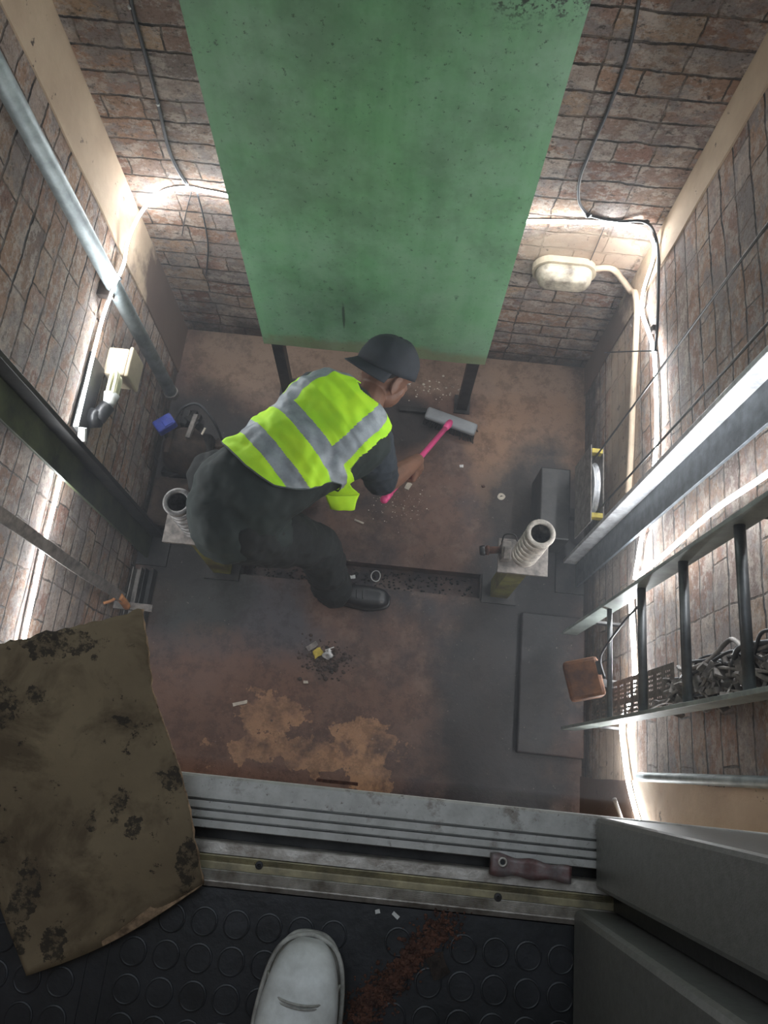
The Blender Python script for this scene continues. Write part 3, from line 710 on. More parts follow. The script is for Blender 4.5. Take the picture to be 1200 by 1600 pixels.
for k, lab in enumerate(('long greasy steel offcut lying between the pump and the left coil spring', 'rounded rusty lump lying against the worker side of the pump', 'broken greasy bracket lying behind the pump by the pipe end')):
    q = at_z(*((262, 742), (322, 712), (300, 655))[k], ZF+.03); b = new()
    for n_ in range(5):
        obox(b, q+V((random.gauss(0, .02), random.gauss(0, .03), random.uniform(-.015, .02))), ((random.gauss(0, 1), random.gauss(0, 1), .2), (0, .3, 1)), (.035, .012, .016), .004)
    tag(obj(('steel_offcut', 'rusty_lump', 'bracket')[k], b, M['rust' if k == 1 else 'dark_steel']), lab, 'scrap metal')
wire('dark cable arching over the grimy pump unit towards the worker', [at_z(268, 665, -1.62), at_z(285, 638, -1.58), at_z(310, 632, -1.58), at_z(335, 660, -1.62), at_z(350, 695, -1.75)], .006, 'cable')
b = new(); cc = at_z(318, 674, -1.70); obox(b, cc, ((.3, 1, 0), (1, -.3, 0)), (.016, .004, .003), .001); tag(obj('cable_tie', b, M['bone']), 'short pale stub lying on the grimy pump unit', 'stub')
c2 = at_z(258, 663, -1.62)
t = thing('switch_box', 'small blue plastic switch box beside the grimy pump on the left', 'switch box', c2)
b = new(); obox(b, c2, ((.75, .66, 0), (-.66, .75, 0)), (.040, .028, .022), .007); obj('box_shell', b, M['blue'], t)
b = new(); obox(b, c2+V((.014, .0, .023)), ((.75, .66, 0), (-.66, .75, 0)), (.017, .014, .003), .002); k = obj('toggle', b, M['blue'], t)
b = new(); cyl(b, c2-V((.01, .01, .02)), (c2.x-.04, c2.y-.0, ZF), .010, n=10); obj('stalk', b, M['dark_steel'], t)
# dark channels along the left wall foot
for (x, l) in ((-1.005, 'pale dusty steel channel lying along the foot of the left wall'), (-.955, 'dark greasy steel channel lying along the foot of the left wall')):
    b = new(); m_ = M['dusty_steel'] if x < -1 else M['dark_steel']
    for dx in (-.018, .014): box(b, (x+dx, .12, ZF), (x+dx+.004, .66, ZF+.05))
    box(b, (x-.014, .12, ZF), (x+.014, .66, ZF+.006)); tag(obj('steel_channel', b, m_), l, 'steel channel')
b = new(); box(b, (-.02, 1.490, ZF), (.16, 1.512, ZF+.02), .003); tag(obj('steel_bar', b, M['dark_steel']), 'short dark steel bar on the floor under the green screen', 'bar')
b = new(); random.seed(3)
for k in range(260):
    c = V((random.uniform(SX0+.02, SX1-.02), random.uniform(SY0+.01, SY1-.01), ZF-.068)); s = random.uniform(.003, .007)
    ball(b, c, (s, s*.8, s*.5), 1)
tag(obj('slot_rubble', b, M['dark_steel'], None, True), 'black rubble and sludge lying in the slot in the pit floor', 'rubble', kind='stuff')

# ------------------------------------------------------------------ cardboard
bl, br_, tr, tl = at_z(42, 1524, .012), at_z(318, 1382, .012), at_z(222, 953, .13), at_z(-140, 1040, .17)
right_edge = smooth_path([br_, at_z(300, 1290, .05), at_z(285, 1220, .062), at_z(262, 1150, .08), at_z(240, 1085, .10), at_z(230, 1010, .12), tr], 6)
left_edge = smooth_path([bl, at_z(10, 1440, .03), at_z(-20, 1350, .05), at_z(-60, 1240, .09), at_z(-100, 1120, .13), tl], 8)
def samp(P, u): i = u*(len(P)-1); k = min(int(i), len(P)-2); return P[k].lerp(P[k+1], i-k)
t = thing('cardboard_sheet', 'large torn cardboard sheet stained with oil lying over the sill at left', 'cardboard', (-.35, -.2, 0))
b = new(); NU, NV = 46, 46
G = []
for j in range(NV+1):
    row = []
    for i in range(NU+1):
        u, v = i/NU, j/NV
        p = samp(left_edge, v).lerp(samp(right_edge, v), u)
        p.z += .012*math.sin(u*PI)*math.sin(v*3) + .003*noise.noise(p*14)
        if v > .97: p.y += .006*noise.noise(V((p.x*60, 0, 0))) + .003*noise.noise(V((p.x*150, 2, 0)))
        if v < .02: p.y -= .012*math.sin(u*PI) ; 
        if u > .98: p.x += .003*noise.noise(V((0, p.y*70, 5)))
        p.z = max(p.z, .006)
        row.append(b.verts.new(p))
    G.append(row)
for j in range(NV):
    for i in range(NU): b.faces.new((G[j][i], G[j][i+1], G[j+1][i+1], G[j+1][i]))
top_edge_pts = [samp(left_edge, k/40).lerp(samp(right_edge, k/40), 1.0) for k in range(41)]
ed = [v.co.copy() for v in [G[j][NU] for j in range(NV+1)]]; eb = [G[0][i].co.copy() for i in range(NU+1)]
o = obj('sheet', b, M['card'], t, True); s = o.modifiers.new('s', 'SOLIDIFY'); s.thickness = .004; s.offset = 0
b = new(); tube(b, [p+V((.0005, 0, .0005)) for p in ed], lambda u: .0014+.0006*math.sin(u*90), 6, 1); obj('torn_edge', b, M['cardedge'], t, True)
b = new()   # folded lip along the lower right edge
lip = []
for k in range(21):
    u = .45+.55*k/20; p = eb[int(u*NU)]; w_ = .004+.016*(k/20)
    lip.append((p+V((0, 0, .003)), p+V((-.3*w_, w_*1.2, .006))))
va = [(b.verts.new(a), b.verts.new(c_)) for a, c_ in lip]
for q, r in zip(va, va[1:]): b.faces.new((q[0], r[0], r[1], q[1]))
o = obj('folded_lip', b, M['cardedge'], t); s = o.modifiers.new('s', 'SOLIDIFY'); s.thickness = .002

# ------------------------------------------------------------------ white boot
t = thing('work_boot', 'scuffed white leather work boot standing on the studded rubber floor', 'boot', (-.045, -.36, -.004))
def boot(b, heel, toe, zf, hw=.052, h=.085, sc_=1.0, up=.0):
    """foot-shaped loft from heel to toe"""
    d = (toe-heel); L = d.length; d.normalize(); s = V((d.y, -d.x, 0)); rows = []
    prof = [(0, .45, .60, 0), (.04, .62, .85, 0), (.15, .72, 1.0, 0), (.35, .74, 1.0, 0), (.5, .90, .92, 0), (.65, 1.0, .80, 0), (.76, .97, .72, 0), (.86, .87, .66, 0), (.93, .73, .58, 0), (.97, .56, .48, 0), (.99, .40, .40, 0), (1.0, .22, .30, 0)]
    for u, wv, hv, _ in prof:
        c = heel+d*L*u; ring = []
        for j in range(24):
            a = 2*PI*j/24; x = math.cos(a); z = math.sin(a)
            x = math.copysign(abs(x)**.75, x); z = math.copysign(abs(z)**.8, z)
            ring.append(b.verts.new(c+s*hw*wv*x+V((0, 0, zf+h*hv*(z*.5+.5)))))
        rows.append(ring)
    for p, q in zip(rows, rows[1:]):
        for j in range(24): b.faces.new((p[j], p[(j+1) % 24], q[(j+1) % 24], q[j]))
    b.faces.new(rows[0]); b.faces.new(rows[-1][::-1])
heel, toe = V((-.052, -.50, 0)), V((-.054, -.212, 0))
toe = at_z(488, 1462, .01); toe.z = 0; heel = toe+V((-.020, -.292, 0))
b = new(); boot(b, heel, toe, 0.012, .049, .092); o = obj('upper', b, M['leather'], t, True); o.modifiers.new('s', 'SUBSURF').render_levels = 2
b = new(); dd = (toe-heel)
boot(b, heel-dd*.012, toe+dd*.016, -.005, .0535, .022); o = obj('sole', b, M['sole'], t, True); o.modifiers.new('s', 'SUBSURF').render_levels = 2
b = new()
def foot_outline(off, z, u0=.35):
    d = dd.normalized(); s = V((d.y, -d.x, 0)); prof = [(.35, .74), (.5, .90), (.65, 1.0), (.76, .98), (.86, .90), (.93, .77), (.975, .57), (1.0, .28)]
    L = [heel+dd*u+s*(.049+off)*w_+V((0, 0, z)) for u, w_ in prof]; Rr = [heel+dd*u-s*(.049+off)*w_+V((0, 0, z)) for u, w_ in prof[::-1]]
    return L+[heel+dd*1.01+V((0, 0, z))]+Rr
tube(b, foot_outline(.002, .018), .0032, 6, 4); obj('welt', b, M['sole'], t, True)
b = new(); d = dd.normalized(); s = V((d.y, -d.x, 0))
seam = [heel+dd*.86+s*.044+V((0, 0, .034)), heel+dd*.83+s*.036+V((0, 0, .055)), heel+dd*.81+s*.022+V((0, 0, .0725)), heel+dd*.805+s*.0+V((0, 0, .0785)), heel+dd*.81-s*.022+V((0, 0, .0725)), heel+dd*.83-s*.036+V((0, 0, .055)), heel+dd*.86-s*.044+V((0, 0, .034))]
tube(b, seam, .0016, 6, 6); tube(b, [p-dd*.012 for p in seam], .0012, 6, 6); obj('toe_cap_seam', b, M['sole'], t, True)
b = new(); ank = heel+dd*.22; lathe(b, ank+V((0, 0, .05)), (0, 0, 1), [(.045, 0), (.047, .05), (.048, .10), (.044, .10), (.040, .05)], 28); obj('ankle_collar', b, M['leather'], t, True)
for k in range(4):
    b = new(); tube(b, [heel+dd*(.40+.05*k)-s*.025+V((0, 0, .098-.008*k)), heel+dd*(.41+.05*k)+V((0, 0, .103-.008*k)), heel+dd*(.40+.05*k)+s*.025+V((0, 0, .098-.008*k))], .0025, 6); obj('lace', b, M['white'], t, True)

# ------------------------------------------------------------------ debris on the rubber floor
random.seed(11)
b = new(); a0, a1 = at_z(555, 1590, 0), at_z(700, 1440, 0)
for k in range(2200):
    u = random.random(); c = a0.lerp(a1, u)+V((random.gauss(0, .009+.004*math.sin(u*9)), random.gauss(0, .009), 0)); s = abs(random.gauss(0, .0011))+.0005
    c.z = -.004+abs(random.gauss(0, .0016))
    ball(b, c, (s*random.uniform(.6, 1.5), s, s*.55), 1)
tag(obj('rust_flakes', b, M['redbrown']), 'trail of reddish brown rust flakes on the rubber floor beside the white boot', 'debris', kind='stuff')
def chip(label, px, py, z, size, mat, rot=0, name='chip', cat='chip', zf=None, bent=True):
    b = new(); c = at_z(px, py, z)
    obox(b, c+V((0, 0, size[2]+.0005)), ((math.cos(rot), math.sin(rot), 0), (-math.sin(rot), math.cos(rot), 0)), size)
    bmesh.ops.subdivide_edges(b, edges=b.edges, cuts=2, use_grid_fill=True)
    jitter(b, min(size[:2])*.35, 90, px)
    return tag(obj(name, b, M[mat]), label, cat)
chip('square flat rusty flake on the rubber floor at the end of the rust trail', 684, 1508, -.004, (.011, .013, .0012), 'rust', .5)
chip('tiny white chip on the rubber floor near the threshold, left of its neighbour', 590, 1424, -.005, (.003, .0022, .0012), 'white', .3)
chip('larger white chip on the rubber floor near the threshold, right of its neighbour', 618, 1430, -.005, (.005, .0022, .0012), 'white', -.6)
# pit floor litter
random.seed(5)
b = new(); c0 = at_z(508, 1030, ZF)
for k in range(420):
    c = c0+V((random.gauss(0, .045), random.gauss(0, .032), 0)); s = abs(random.gauss(0, .003))+.001; c.z = ZF+s*.3
    ball(b, c, (s*1.2, s, s*.6), 1)
tag(obj('sweepings', b, M['rust']), 'small pile of swept dirt round the foil and yellow wrapper', 'dirt', kind='stuff')
b = new(); c0 = at_z(625, 790, ZF)
for k in range(90):
    c = c0+V((random.gauss(0, .07), random.gauss(0, .05), 0)); s = abs(random.gauss(0, .0013))+.0007; c.z = ZF+s*.3
    ball(b, c, (s*1.2, s, s*.6), 1)
for k in range(60):
    c = at_z(700+random.gauss(0, 25), 608+random.gauss(0, 12), ZF); s = abs(random.gauss(0, .002))+.001; c.z = ZF+s*.3
    ball(b, c, (s*1.2, s, s*.6), 1)
tag(obj('grit', b, M['bone']), 'pale grit scattered on the pit floor below the broom', 'grit', kind='stuff')
chip('yellow sweet wrapper on the pile of sweepings', 497, 1020, ZF, (.018, .016, .004), 'litteryellow', .6, 'wrapper', 'wrapper')
chip('grey plastic scrap tucked under the yellow wrapper', 488, 1010, ZF, (.022, .010, .003), 'dusty_steel', .7, 'wrapper', 'wrapper')
b = new(); ball(b, at_z(513, 1022, ZF+.012), (.018, .020, .010), 3); jitter(b, .012, 70); tag(obj('crumpled_foil', b, M['foil']), 'crumpled silver foil on the pile of sweepings', 'foil')
b = new(); cyl(b, at_z(508, 1016, ZF+.015), at_z(522, 1011, ZF+.015), .002, n=8); tag(obj('straw', b, M['white']), 'thin white stick lying above the crumpled foil', 'stick')
b = new(); c = at_z(587, 900, ZF-.045); tube(b, [c+V((.019*math.cos(a), .023*math.sin(a), .004*math.sin(a*2))) for a in [2*PI*k/24 for k in range(24)]], .0022, 6, 1, closed=True); tag(obj('wire_ring', b, M['white'], None, True), 'white ring lying in the floor slot beside the worker\'s boot', 'ring')
chip('pinkish white scrap in the floor slot left of the white ring', 551, 902, ZF-.05, (.010, .007, .003), 'white', .2, 'scrap', 'scrap')
b = new(); lathe(b, at_z(783, 776, ZF), (0, 0, 1), [(.006, 0), (.016, 0), (.016, .003), (.006, .003), (.006, 0)], 18); jitter(b, .003, 60); tag(obj('washer', b, M['bone']), 'pale washer on the floor near the right coil spring', 'washer')
b = new(); cyl(b, at_z(554, 812, ZF+.005), at_z(568, 818, ZF+.005), .0045, n=10); tag(obj('cigarette_butt', b, M['bone'], None, True), 'pale cigarette butt on the pit floor below the vest flap', 'cigarette butt')
chip('pale pebble on the floor below the pile of sweepings', 478, 1066, ZF, (.009, .005, .003), 'bone', .1, 'pebble', 'pebble')
chip('torn pale paper sliver on the reddish floor near the cardboard', 375, 1099, ZF, (.028, .006, .002), 'bone', .3, 'paper_scrap', 'paper')
chip('small pink white chip on the floor right of the broom handle', 721, 729, ZF, (.008, .006, .004), 'white', .1)
chip('pale leaf-like scrap beside the tip of the pink handle', 638, 760, ZF, (.010, .016, .003), 'bone', -.4, 'scrap', 'scrap')
chip('wood splinter lying on the pit side edge of the grooved sill', 527, 1222, .0, (.028, .0022, .0012), 'redbrown', 0, 'splinter', 'splinter')
chip('brown chip under the white washer on the open floor', 755, 760, ZF, (.006, .005, .003), 'redbrown', .3)
wire('thin rod leaning behind the grey door panel against the right wall', [at_z(960, 1248, -1.2), at_z(978, 1300, -1.25)], .006, 'dusty_steel', 'rod', cat='rod')

# ------------------------------------------------------------------ worker
person = thing('person', 'worker in lime hi-vis vest and dark cap bending over to sweep the pit floor', 'person', (-.40, .75, ZF))
ST = [ # s, centre, half width, half depth
 (0, V((-.560, .665, -1.13)), .03, .03), (.03, V((-.555, .670, -1.13)), .09, .08), (.10, V((-.535, .688, -1.12)), .140, .115), (.22, V((-.485, .730, -1.10)), .158, .130),
 (.40, V((-.395, .812, -1.085)), .148, .116), (.60, V((-.30, .912, -1.08)), .150, .120), (.78, V((-.212, 1.003, -1.09)), .176, .122), (.90, V((-.148, 1.068, -1.11)), .170, .105),
 (.97, V((-.115, 1.10, -1.125)), .12, .08), (1, V((-.10, 1.115, -1.13)), .06, .05)]
def station(s):
    for (s0, c0, a0, b0), (s1, c1, a1, b1) in zip(ST, ST[1:]):
        if s <= s1:
            u = (s-s0)/(s1-s0); return c0.lerp(c1, u), a0+(a1-a0)*u, b0+(b1-b0)*u
    return ST[-1][1:]
Tt = V((.70, .71, -.02)).normalized()
Lr = V((.705, -.705, -.10)).normalized(); Dd = Lr.cross(Tt).normalized()
if Dd.z < 0: Dd = -Dd
def torso(s, ph, off=0):
    c, a, b_ = station(s)
    x, y = math.cos(ph), math.sin(ph); x = math.copysign(abs(x)**.85, x); y = math.copysign(abs(y)**.85, y)
    return c+Lr*(a+off)*x+Dd*(b_+off)*y
def torso_solid(b, off=0, n=36, s0=0., s1=1., m=30):
    rows = [[b.verts.new(torso(s0+(s1-s0)*i/m, 2*PI*j/n, off)) for j in range(n)] for i in range(m+1)]
    for p, q in zip(rows, rows[1:]):
        for j in range(n): b.faces.new((p[j], p[(j+1) % n], q[(j+1) % n], q[j]))
    b.faces.new(rows[0]); b.faces.new(rows[-1][::-1])
# broom line first, the hand closes on it
B0 = at_z(703, 661, -1.845); E0 = at_z(600, 781, -1.48)
A = (B0-E0).normalized()
def line_at(px):  # point of the handle seen at column px
    best = min((abs((lambda q: q)(proj_x(E0.lerp(B0, k/200))-px)), k) for k in range(201)); return E0.lerp(B0, best[1]/200)
def proj_x(p): c = R3.transposed() @ (p-EYE); return 600+F_PX*c.x/-c.z
HC = line_at(641)
shR = V((-.105, .985, -1.13)); elR = at_z(601, 755, -1.37); 
wrv = (HC-elR); 
Wd = wrv.normalized()
K = (Wd-A*Wd.dot(A)).normalized(); Nn = K.cross(A).normalized()
if Nn.z > 0: Nn = -Nn                   # palm comes from above, handle lies under it
e2 = -Nn
def hp_(off, th, r): return HC+A*off+(K*math.cos(th)+e2*math.sin(th))*r
wrR = HC-K*.062+e2*.022+A*-.012
def hand_grip(b):
    for i, (off, l) in enumerate(((-.030, .88), (-.010, 1.0), (.011, 1.0), (.031, .92))):
        rt = hp_(off, 1.05, .036)
        chain(b, [(wrR.lerp(rt, .12), .014), (rt, .0115)])
        chain(b, [(rt, .0102), (hp_(off*1.0, .30, .034*l+.002), .0095), (hp_(off*.98, -.65, .026), .0088), (hp_(off*.96, -1.75, .0215), .0078)])
    chain(b, [(wrR, .016), (hp_(.020, 1.9, .034), .016), (hp_(.046, 2.6, .034), .0115), (hp_(.058, 3.4, .026), .0100), (hp_(.060, 4.2, .0205), .0085)])
    ball(b, wrR.lerp(hp_(0, 1.2, .034), .5), .019)
Hc = at_z(604, 584, -1.165)
U = V((.33, .74, .52)).normalized(); Fw = V((.62, .02, -.78)); Fw = (Fw-U*Fw.dot(U)).normalized(); Rr = Fw.cross(U).normalized()
rotH = Matrix((Fw, U, Rr)).transposed()
def hd(f, u, r): return Hc+Fw*f+U*u+Rr*r
shL = V((-.30, 1.135, -1.14)); elL = V((-.36, 1.10, -1.40)); wrL = V((-.345, .97, -1.50))
hipR, knR, anR = V((-.455, .655, -1.14)), at_z(495, 852, -1.44), at_z(522, 924, -1.80)
hipL, knL, anL = V((-.545, .795, -1.14)), V((-.40, .92, -1.44)), V((-.56, .96, -1.80))
b = new()
torso_solid(b, -.03)
chain(b, [(V((-.13, 1.08, -1.12)), .06), (hd(-.03, -.07, 0), .052)])
ball(b, hd(-.005, .015, 0), (.092, .100, .076), 3, rotH); ball(b, hd(.03, -.055, 0), (.062, .060, .055), 3, rotH); ball(b, hd(.058, -.088, 0), (.028, .022, .028), 2, rotH)
chain(b, [(hd(.085, .0, 0), .009), (hd(.105, -.028, 0), .013)])                 # nose
for sg in (1, -1):
    ball(b, hd(.095, -.034, .012*sg), .008); ball(b, hd(.078, .010, .032*sg), (.012, .010, .016), 2, rotH)
    chain(b, [(hd(.084, .022, .018*sg), .008), (hd(.076, .024, .045*sg), .007)])  # brows
    ball(b, hd(-.008, -.018, .076*sg), (.018, .030, .009), 2, rotH)               # ears
    tube(b, [hd(-.008+.019*math.cos(a), -.016+.032*math.sin(a), .081*sg) for a in [PI*.2+k*PI*1.3/10 for k in range(11)]], .0045, 6, 1)
    chain(b, [(hd(.05, -.035, .035*sg), .026), (hd(.04, -.06, .03*sg), .024)])
chain(b, [(hd(.088, -.056, -.018), .006), (hd(.094, -.054, 0), .007), (hd(.088, -.056, .018), .006)])
chain(b, [(hd(.085, -.066, -.014), .006), (hd(.090, -.067, 0), .0075), (hd(.085, -.066, .014), .006)])
chain(b, [(shR, .052), (elR, .042), (elR.lerp(wrR, .35), .041), (wrR, .0265)])
hand_grip(b)
chain(b, [(shL, .052), (elL, .042), (elL.lerp(wrL, .35), .040), (wrL, .027)])
pal = V((-.375, .935, -1.485)); ax = V((.75, .55, 0)).normalized(); fo = V((-.3, -.6, -.55)).normalized()
for i, l in enumerate((.82, .96, 1.0, .9)):
    rt = wrL+fo*.055+ax*(.022*(i-1.5)); chain(b, [(wrL.lerp(rt, .2), .015), (rt, .011), (rt+fo*.03*l+V((0, 0, -.006)), .0095), (rt+fo*.05*l+V((0, 0, -.025)), .009), (rt+fo*.055*l+V((0, 0, -.045)), .008)])
chain(b, [(wrL, .016), (wrL+fo*.03+ax*.035, .013), (wrL+fo*.055+ax*.05+V((0, 0, -.01)), .010)])
for h_, k_, a_, ft in ((hipR, knR, anR, V((1, .05, 0))), (hipL, knL, anL, V((.9, .4, 0)))):
    ft.normalize(); chain(b, [(h_, .08), (k_, .052), (k_.lerp(a_, .3), .052), (a_, .036)]); chain(b, [(a_+V((0, 0, -.02)), .034), (a_+ft*.10+V((0, 0, -.055)), .03), (a_+ft*.17+V((0, 0, -.062)), .022)])
o = obj('body', b, M['skin'], person, True); remesh(o, .0042, 3)
# eyes
for sg in (1, -1):
    b = new(); ball(b, hd(.080, .004, .032*sg), .0095, 2); obj('eye', b, M['eye'], person, True)
# hair: short, under the cap
b = new(); ball(b, hd(-.010, .022, 0), (.090, .086, .0765), 3, rotH)
bmesh.ops.bisect_plane(b, geom=b.verts[:]+b.edges[:]+b.faces[:], plane_co=hd(.02, -.01, 0), plane_no=(Fw*.8-U*.6).normalized(), clear_outer=True)
obj('hair', b, M['hair'], person, True)
# cap, worn backwards
cap = bpy.data.objects.new('cap', None); 
b = new(); rows = []
for i in range(13):
    a = i/12*PI/2*1.04; rows.append([b.verts.new(hd(-.008, .022, 0)+(rotH @ V((math.cos(t_)*.114*math.sin(a)**.8, .104*math.cos(a)+.002, math.sin(t_)*.099*math.sin(a)**.8)))) for t_ in [2*PI*j/36 for j in range(36)]])
for p, q in zip(rows, rows[1:]):
    for j in range(36):
        if i: b.faces.new((p[j], p[(j+1) % 36], q[(j+1) % 36], q[j]))
bmesh.ops.remove_doubles(b, verts=b.verts, dist=1e-5)
for v in b.verts: v.co += noise.noise_vector(v.co*22)*.006
capo = obj('cap', b, M['cap'], person, True); s = capo.modifiers.new('s', 'SOLIDIFY'); s.thickness = .004
b = new(); rows = []
for i in range(9):
    u = i/8
    rows.append([b.verts.new(hd(-.008, .022, 0)+(rotH @ V((-math.cos(t_)*(.110+.060*u*math.cos(t_)**.5), -.004-.020*u-.022*u*math.sin(t_)**2, math.sin(t_)*(.097+.002*u))))) for t_ in [(-1+2*j/20)*1.12 for j in range(21)]])
for p, q in zip(rows, rows[1:]):
    for j in range(20): b.faces.new((p[j], p[j+1], q[j+1], q[j]))
br2 = obj('cap_peak', b, M['cap'], capo, True); s = br2.modifiers.new('s', 'SOLIDIFY'); s.thickness = .004
b = new(); ball(b, hd(-.008, .128, 0), (.008, .004, .008), 1, rotH); obj('cap_button', b, M['cap'], capo, True)
# jacket
b = new(); torso_solid(b, 0); 
chain(b, [(V((-.515, .71, -1.12)), .128), (V((-.45, .675, -1.17)), .115)])         # tail over the hips
chain(b, [(V((-.50, .66, -1.13)), .13), (V((-.40, .665, -1.20)), .095)])
o = obj('jacket', b, M['jacket'], person, True); remesh(o, .008, 6); folds(o, .034, .10)
b = new(); chain(b, [(V((-.17, 1.03, -1.12)), .09), (shR, .085), (shR.lerp(elR, .5), .070), (shR.lerp(elR, .90)+V((-.006, 0, 0)), .062)])
o = obj('sleeve', b, M['sleeve'], person, True); remesh(o, .006, 6); folds(o, .018, .05)
b = new(); chain(b, [(V((-.25, 1.10, -1.12)), .085), (shL, .08), (elL, .06)])
o = obj('sleeve', b, M['sleeve'], person, True); remesh(o, .008, 6); folds(o, .018, .05)
# trousers
b = new()
ball(b, V((-.475, .73, -1.15)), (.13, .13, .12), 3)
chain(b, [(hipR, .115), (hipR.lerp(knR, .5), .100), (knR, .082), (knR.lerp(anR, .5), .078), (anR+V((0, 0, .012)), .072)])
chain(b, [(hipL, .115), (hipL.lerp(knL, .5), .095), (knL, .075), (knL.lerp(anL, .5), .068), (anL+V((0, 0, .012)), .062)])
o = obj('trousers', b, M['trouser'], person, True); remesh(o, .008, 7); folds(o, .030, .07)
for a_, ft in ((anR, V((1, .02, 0))), (anL, V((.9, .4, 0)))):
    ft.normalize(); hl = V((a_.x, a_.y, 0))-ft*.065; tt = hl+ft*.285
    b = new(); boot(b, hl, tt, ZF+.018, .046, .085); chain(b, [(a_+V((0, 0, .03)), .050), (V((a_.x, a_.y, ZF+.07)), .050)])
    bo = obj('boot', b, M['boot'], person, True); remesh(bo, .005, 3)
    b = new(); boot(b, hl-ft*.004, tt+ft*.005, ZF+.001, .050, .022); obj('boot_sole', b, M['black'], bo, True)
    for k in range(3):
        b = new(); c = hl+ft*(.13+.025*k); c.z = ZF+.098-.006*k; sd = V((ft.y, -ft.x, 0)); tube(b, [c-sd*.018, c+V((0, 0, .004)), c+sd*.018], .0022, 5, 3)
        obj('lace', b, M['cable'], bo, True)
# vest
b = new(); SN, PN = 200, 260; s1v = .985
HEM = [(-58, .62), (15, .62), (28, .585), (34, .52), (49, .44), (70, .365), (97, .32), (140, .31), (175, .33), (238, .36)]
def smin(d):
    for (d0, a0), (d1, a1) in zip(HEM, HEM[1:]):
        if d <= d1: return a0+(a1-a0)*(d-d0)/(d1-d0)
    return HEM[-1][1]
RE = [(.68, 30), (.74, 41), (.86, 46), (1, 36)]; S0 = [(.64, 37), (.80, 54), (1, 57)]; S1 = [(.64, 64), (.82, 74), (1, 79)]
def lin(T, x):
    for (x0, y0), (x1, y1) in zip(T, T[1:]):
        if x <= x1: return y0+(y1-y0)*max(0, x-x0)/(x1-x0)
    return T[-1][1]
def vp(s, deg, off=.015):
    ph = math.radians(deg); p = torso(s, ph, off); d_ = (p-station(s)[0]).normalized()
    u = math.sin(s*26+1.3*noise.noise(V((deg*.03, s*3, 9))))                       # cloth sags between the tapes
    nn = noise.noise(V((s*8, ph*1.5, 0)))*.013+noise.noise(V((s*24, ph*4, 4)))*.006+.003*u
    return p+d_*nn
grid = {}
for i in range(SN+1):
    for j in range(PN+1):
        deg = -58+296*j/PN; s = smin(deg)+(s1v-smin(deg))*i/SN
        grid[i, j] = b.verts.new(vp(s, deg))
for i in range(SN):
    for j in range(PN):
        deg = -58+296*(j+.5)/PN; s = smin(deg)+(s1v-smin(deg))*(i+.5)/SN
        if s > .68:
            if deg < lin(RE, s) or deg > 168: continue
        elif s > .63 and deg < (s-.63)/.05*28-20: continue
        if s > .945+.03*abs(deg-100)/22 and 78 < deg < 122: continue
        f = b.faces.new((grid[i, j], grid[i, j+1], grid[i+1, j+1], grid[i+1, j]))
        sag = -.03*max(0, (45-deg)/45) if deg < 45 else 0
        silver = .405 < s-sag*0 < .485 or .592 < s-sag < .670
        if s >= .66 and (lin(S0, s) < deg < lin(S1, s) or 128 < deg < 156): silver = True
        f.material_index = 1 if silver else 0
        f.smooth = True
bmesh.ops.delete(b, geom=[v for v in b.verts if not v.link_faces], context='VERTS')
vest = obj('hi_vis_vest', b, [M['lime'], M['silver']], person, True)
s = vest.modifiers.new('s', 'SOLIDIFY'); s.thickness = .003; s.offset = 1
b = new(); tube(b, [vp(smin(-58+296*j/90), -58+296*j/90, .017) for j in range(91)], .0026, 6, 1)
obj('hem_piping', b, M['piping'], vest, True)
# loose front panel hanging down
def sheet(pts4, nu=14, nv=12, curl=.012, mats=None, name='vest_flap', bands=None, par=None):
    b = new(); a, c, d, e = pts4; g = []
    for j in range(nv+1):
        row = []
        for i in range(nu+1):
            u, v = i/nu, j/nv; p = a.lerp(c, u).lerp(e.lerp(d, u), v)
            p += V((.3, -.6, .7))*curl*math.sin(u*PI)*(.4+v) + noise.noise_vector(p*25)*.006
            row.append(b.verts.new(p))
        g.append(row)
    for j in range(nv):
        for i in range(nu):
            f = b.faces.new((g[j][i], g[j][i+1], g[j+1][i+1], g[j+1][i])); f.smooth = True
            if bands and bands[0] < (i+.5)/nu < bands[1]: f.material_index = 1
    o = obj(name, b, mats, par, True); s = o.modifiers.new('s', 'SOLIDIFY'); s.thickness = .003; return o
sheet((at_z(520, 745, -1.17), at_z(541, 752, -1.20), at_z(561, 772, -1.33), at_z(509, 772, -1.30)), mats=[M['lime'], M['silver']], par=vest, curl=.01)
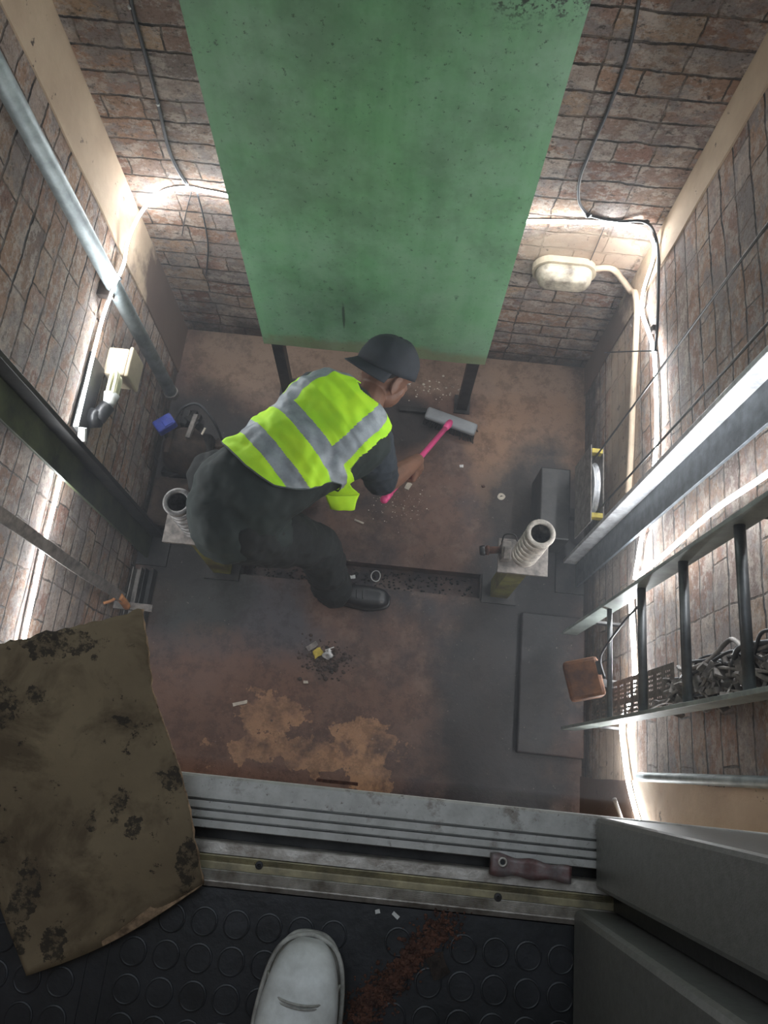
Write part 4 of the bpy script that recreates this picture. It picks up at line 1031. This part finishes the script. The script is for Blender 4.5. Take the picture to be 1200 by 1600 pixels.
sheet((at_z(509, 772, -1.30), at_z(561, 770, -1.33), at_z(553, 796, -1.36), at_z(516, 796, -1.36)), nv=6, mats=[M['lime'], M['silver']], par=vest, curl=.008)
sheet((at_z(526, 742, -1.19), at_z(543, 748, -1.21), at_z(561, 718, -1.18), at_z(546, 712, -1.15)), mats=[M['lime'], M['silver']], bands=(.3, .85), par=vest, curl=.002)

# broom
t = thing('broom', 'pink handled broom with grey head held by the worker', 'broom', (B0.x, B0.y, ZF))
b = new(); cyl(b, E0, B0, .0115, n=16); ball(b, E0, .0145); cyl(b, E0, E0+A*.05, .0155, .0145, 16); cyl(b, B0-A*.06, B0, .012, .018, 16); obj('handle', b, M['pink'], t, True)
h0, h1 = at_z(668, 645, -1.845), at_z(742, 672, -1.845); hx = (h1-h0).normalized(); hc = (h0+h1)/2; hy = V((-hx.y, hx.x, 0))
b = new(); obox(b, hc, (hx, hy), ((h1-h0).length/2+.006, .028, .014), .010); obj('broom_head', b, M['broomgrey'], t, True)
b = new()
random.seed(2)
for i in range(34):
    for j in range(6):
        q = hc+hx*((i/33-.5)*((h1-h0).length-.004))+hy*((j/5-.5)*.044); q.z = -1.855
        r = q+V((random.gauss(0, .004), random.gauss(0, .004), 0))+hy*((j/5-.5)*.02)+hx*((i/33-.5)*.02); r.z = ZF+.001
        cyl(b, r, q, .0026, .0022, 5)
obj('bristles', b, M['bristle'], t)

# ------------------------------------------------------------------ dust haze hanging in the pit
if HAZE:
    hm = bpy.data.materials.new('dust_haze'); hm.use_nodes = True; nt = hm.node_tree; nt.nodes.clear()
    vs_ = nt.nodes.new('ShaderNodeVolumeScatter'); vs_.inputs['Color'].default_value = (.9, .94, 1, 1); vs_.inputs['Density'].default_value = HAZE; vs_.inputs['Anisotropy'].default_value = .3
    oo = nt.nodes.new('ShaderNodeOutputMaterial'); nt.links.new(vs_.outputs[0], oo.inputs['Volume'])
    b = new(); box(b, (XL+.001, YF+.09, ZF+.001), (XR-.001, YB-.001, .0)); hz = obj('dust_haze', b, hm); tag(hz, 'thin pale dust haze hanging in the air of the pit', 'haze', kind='stuff')
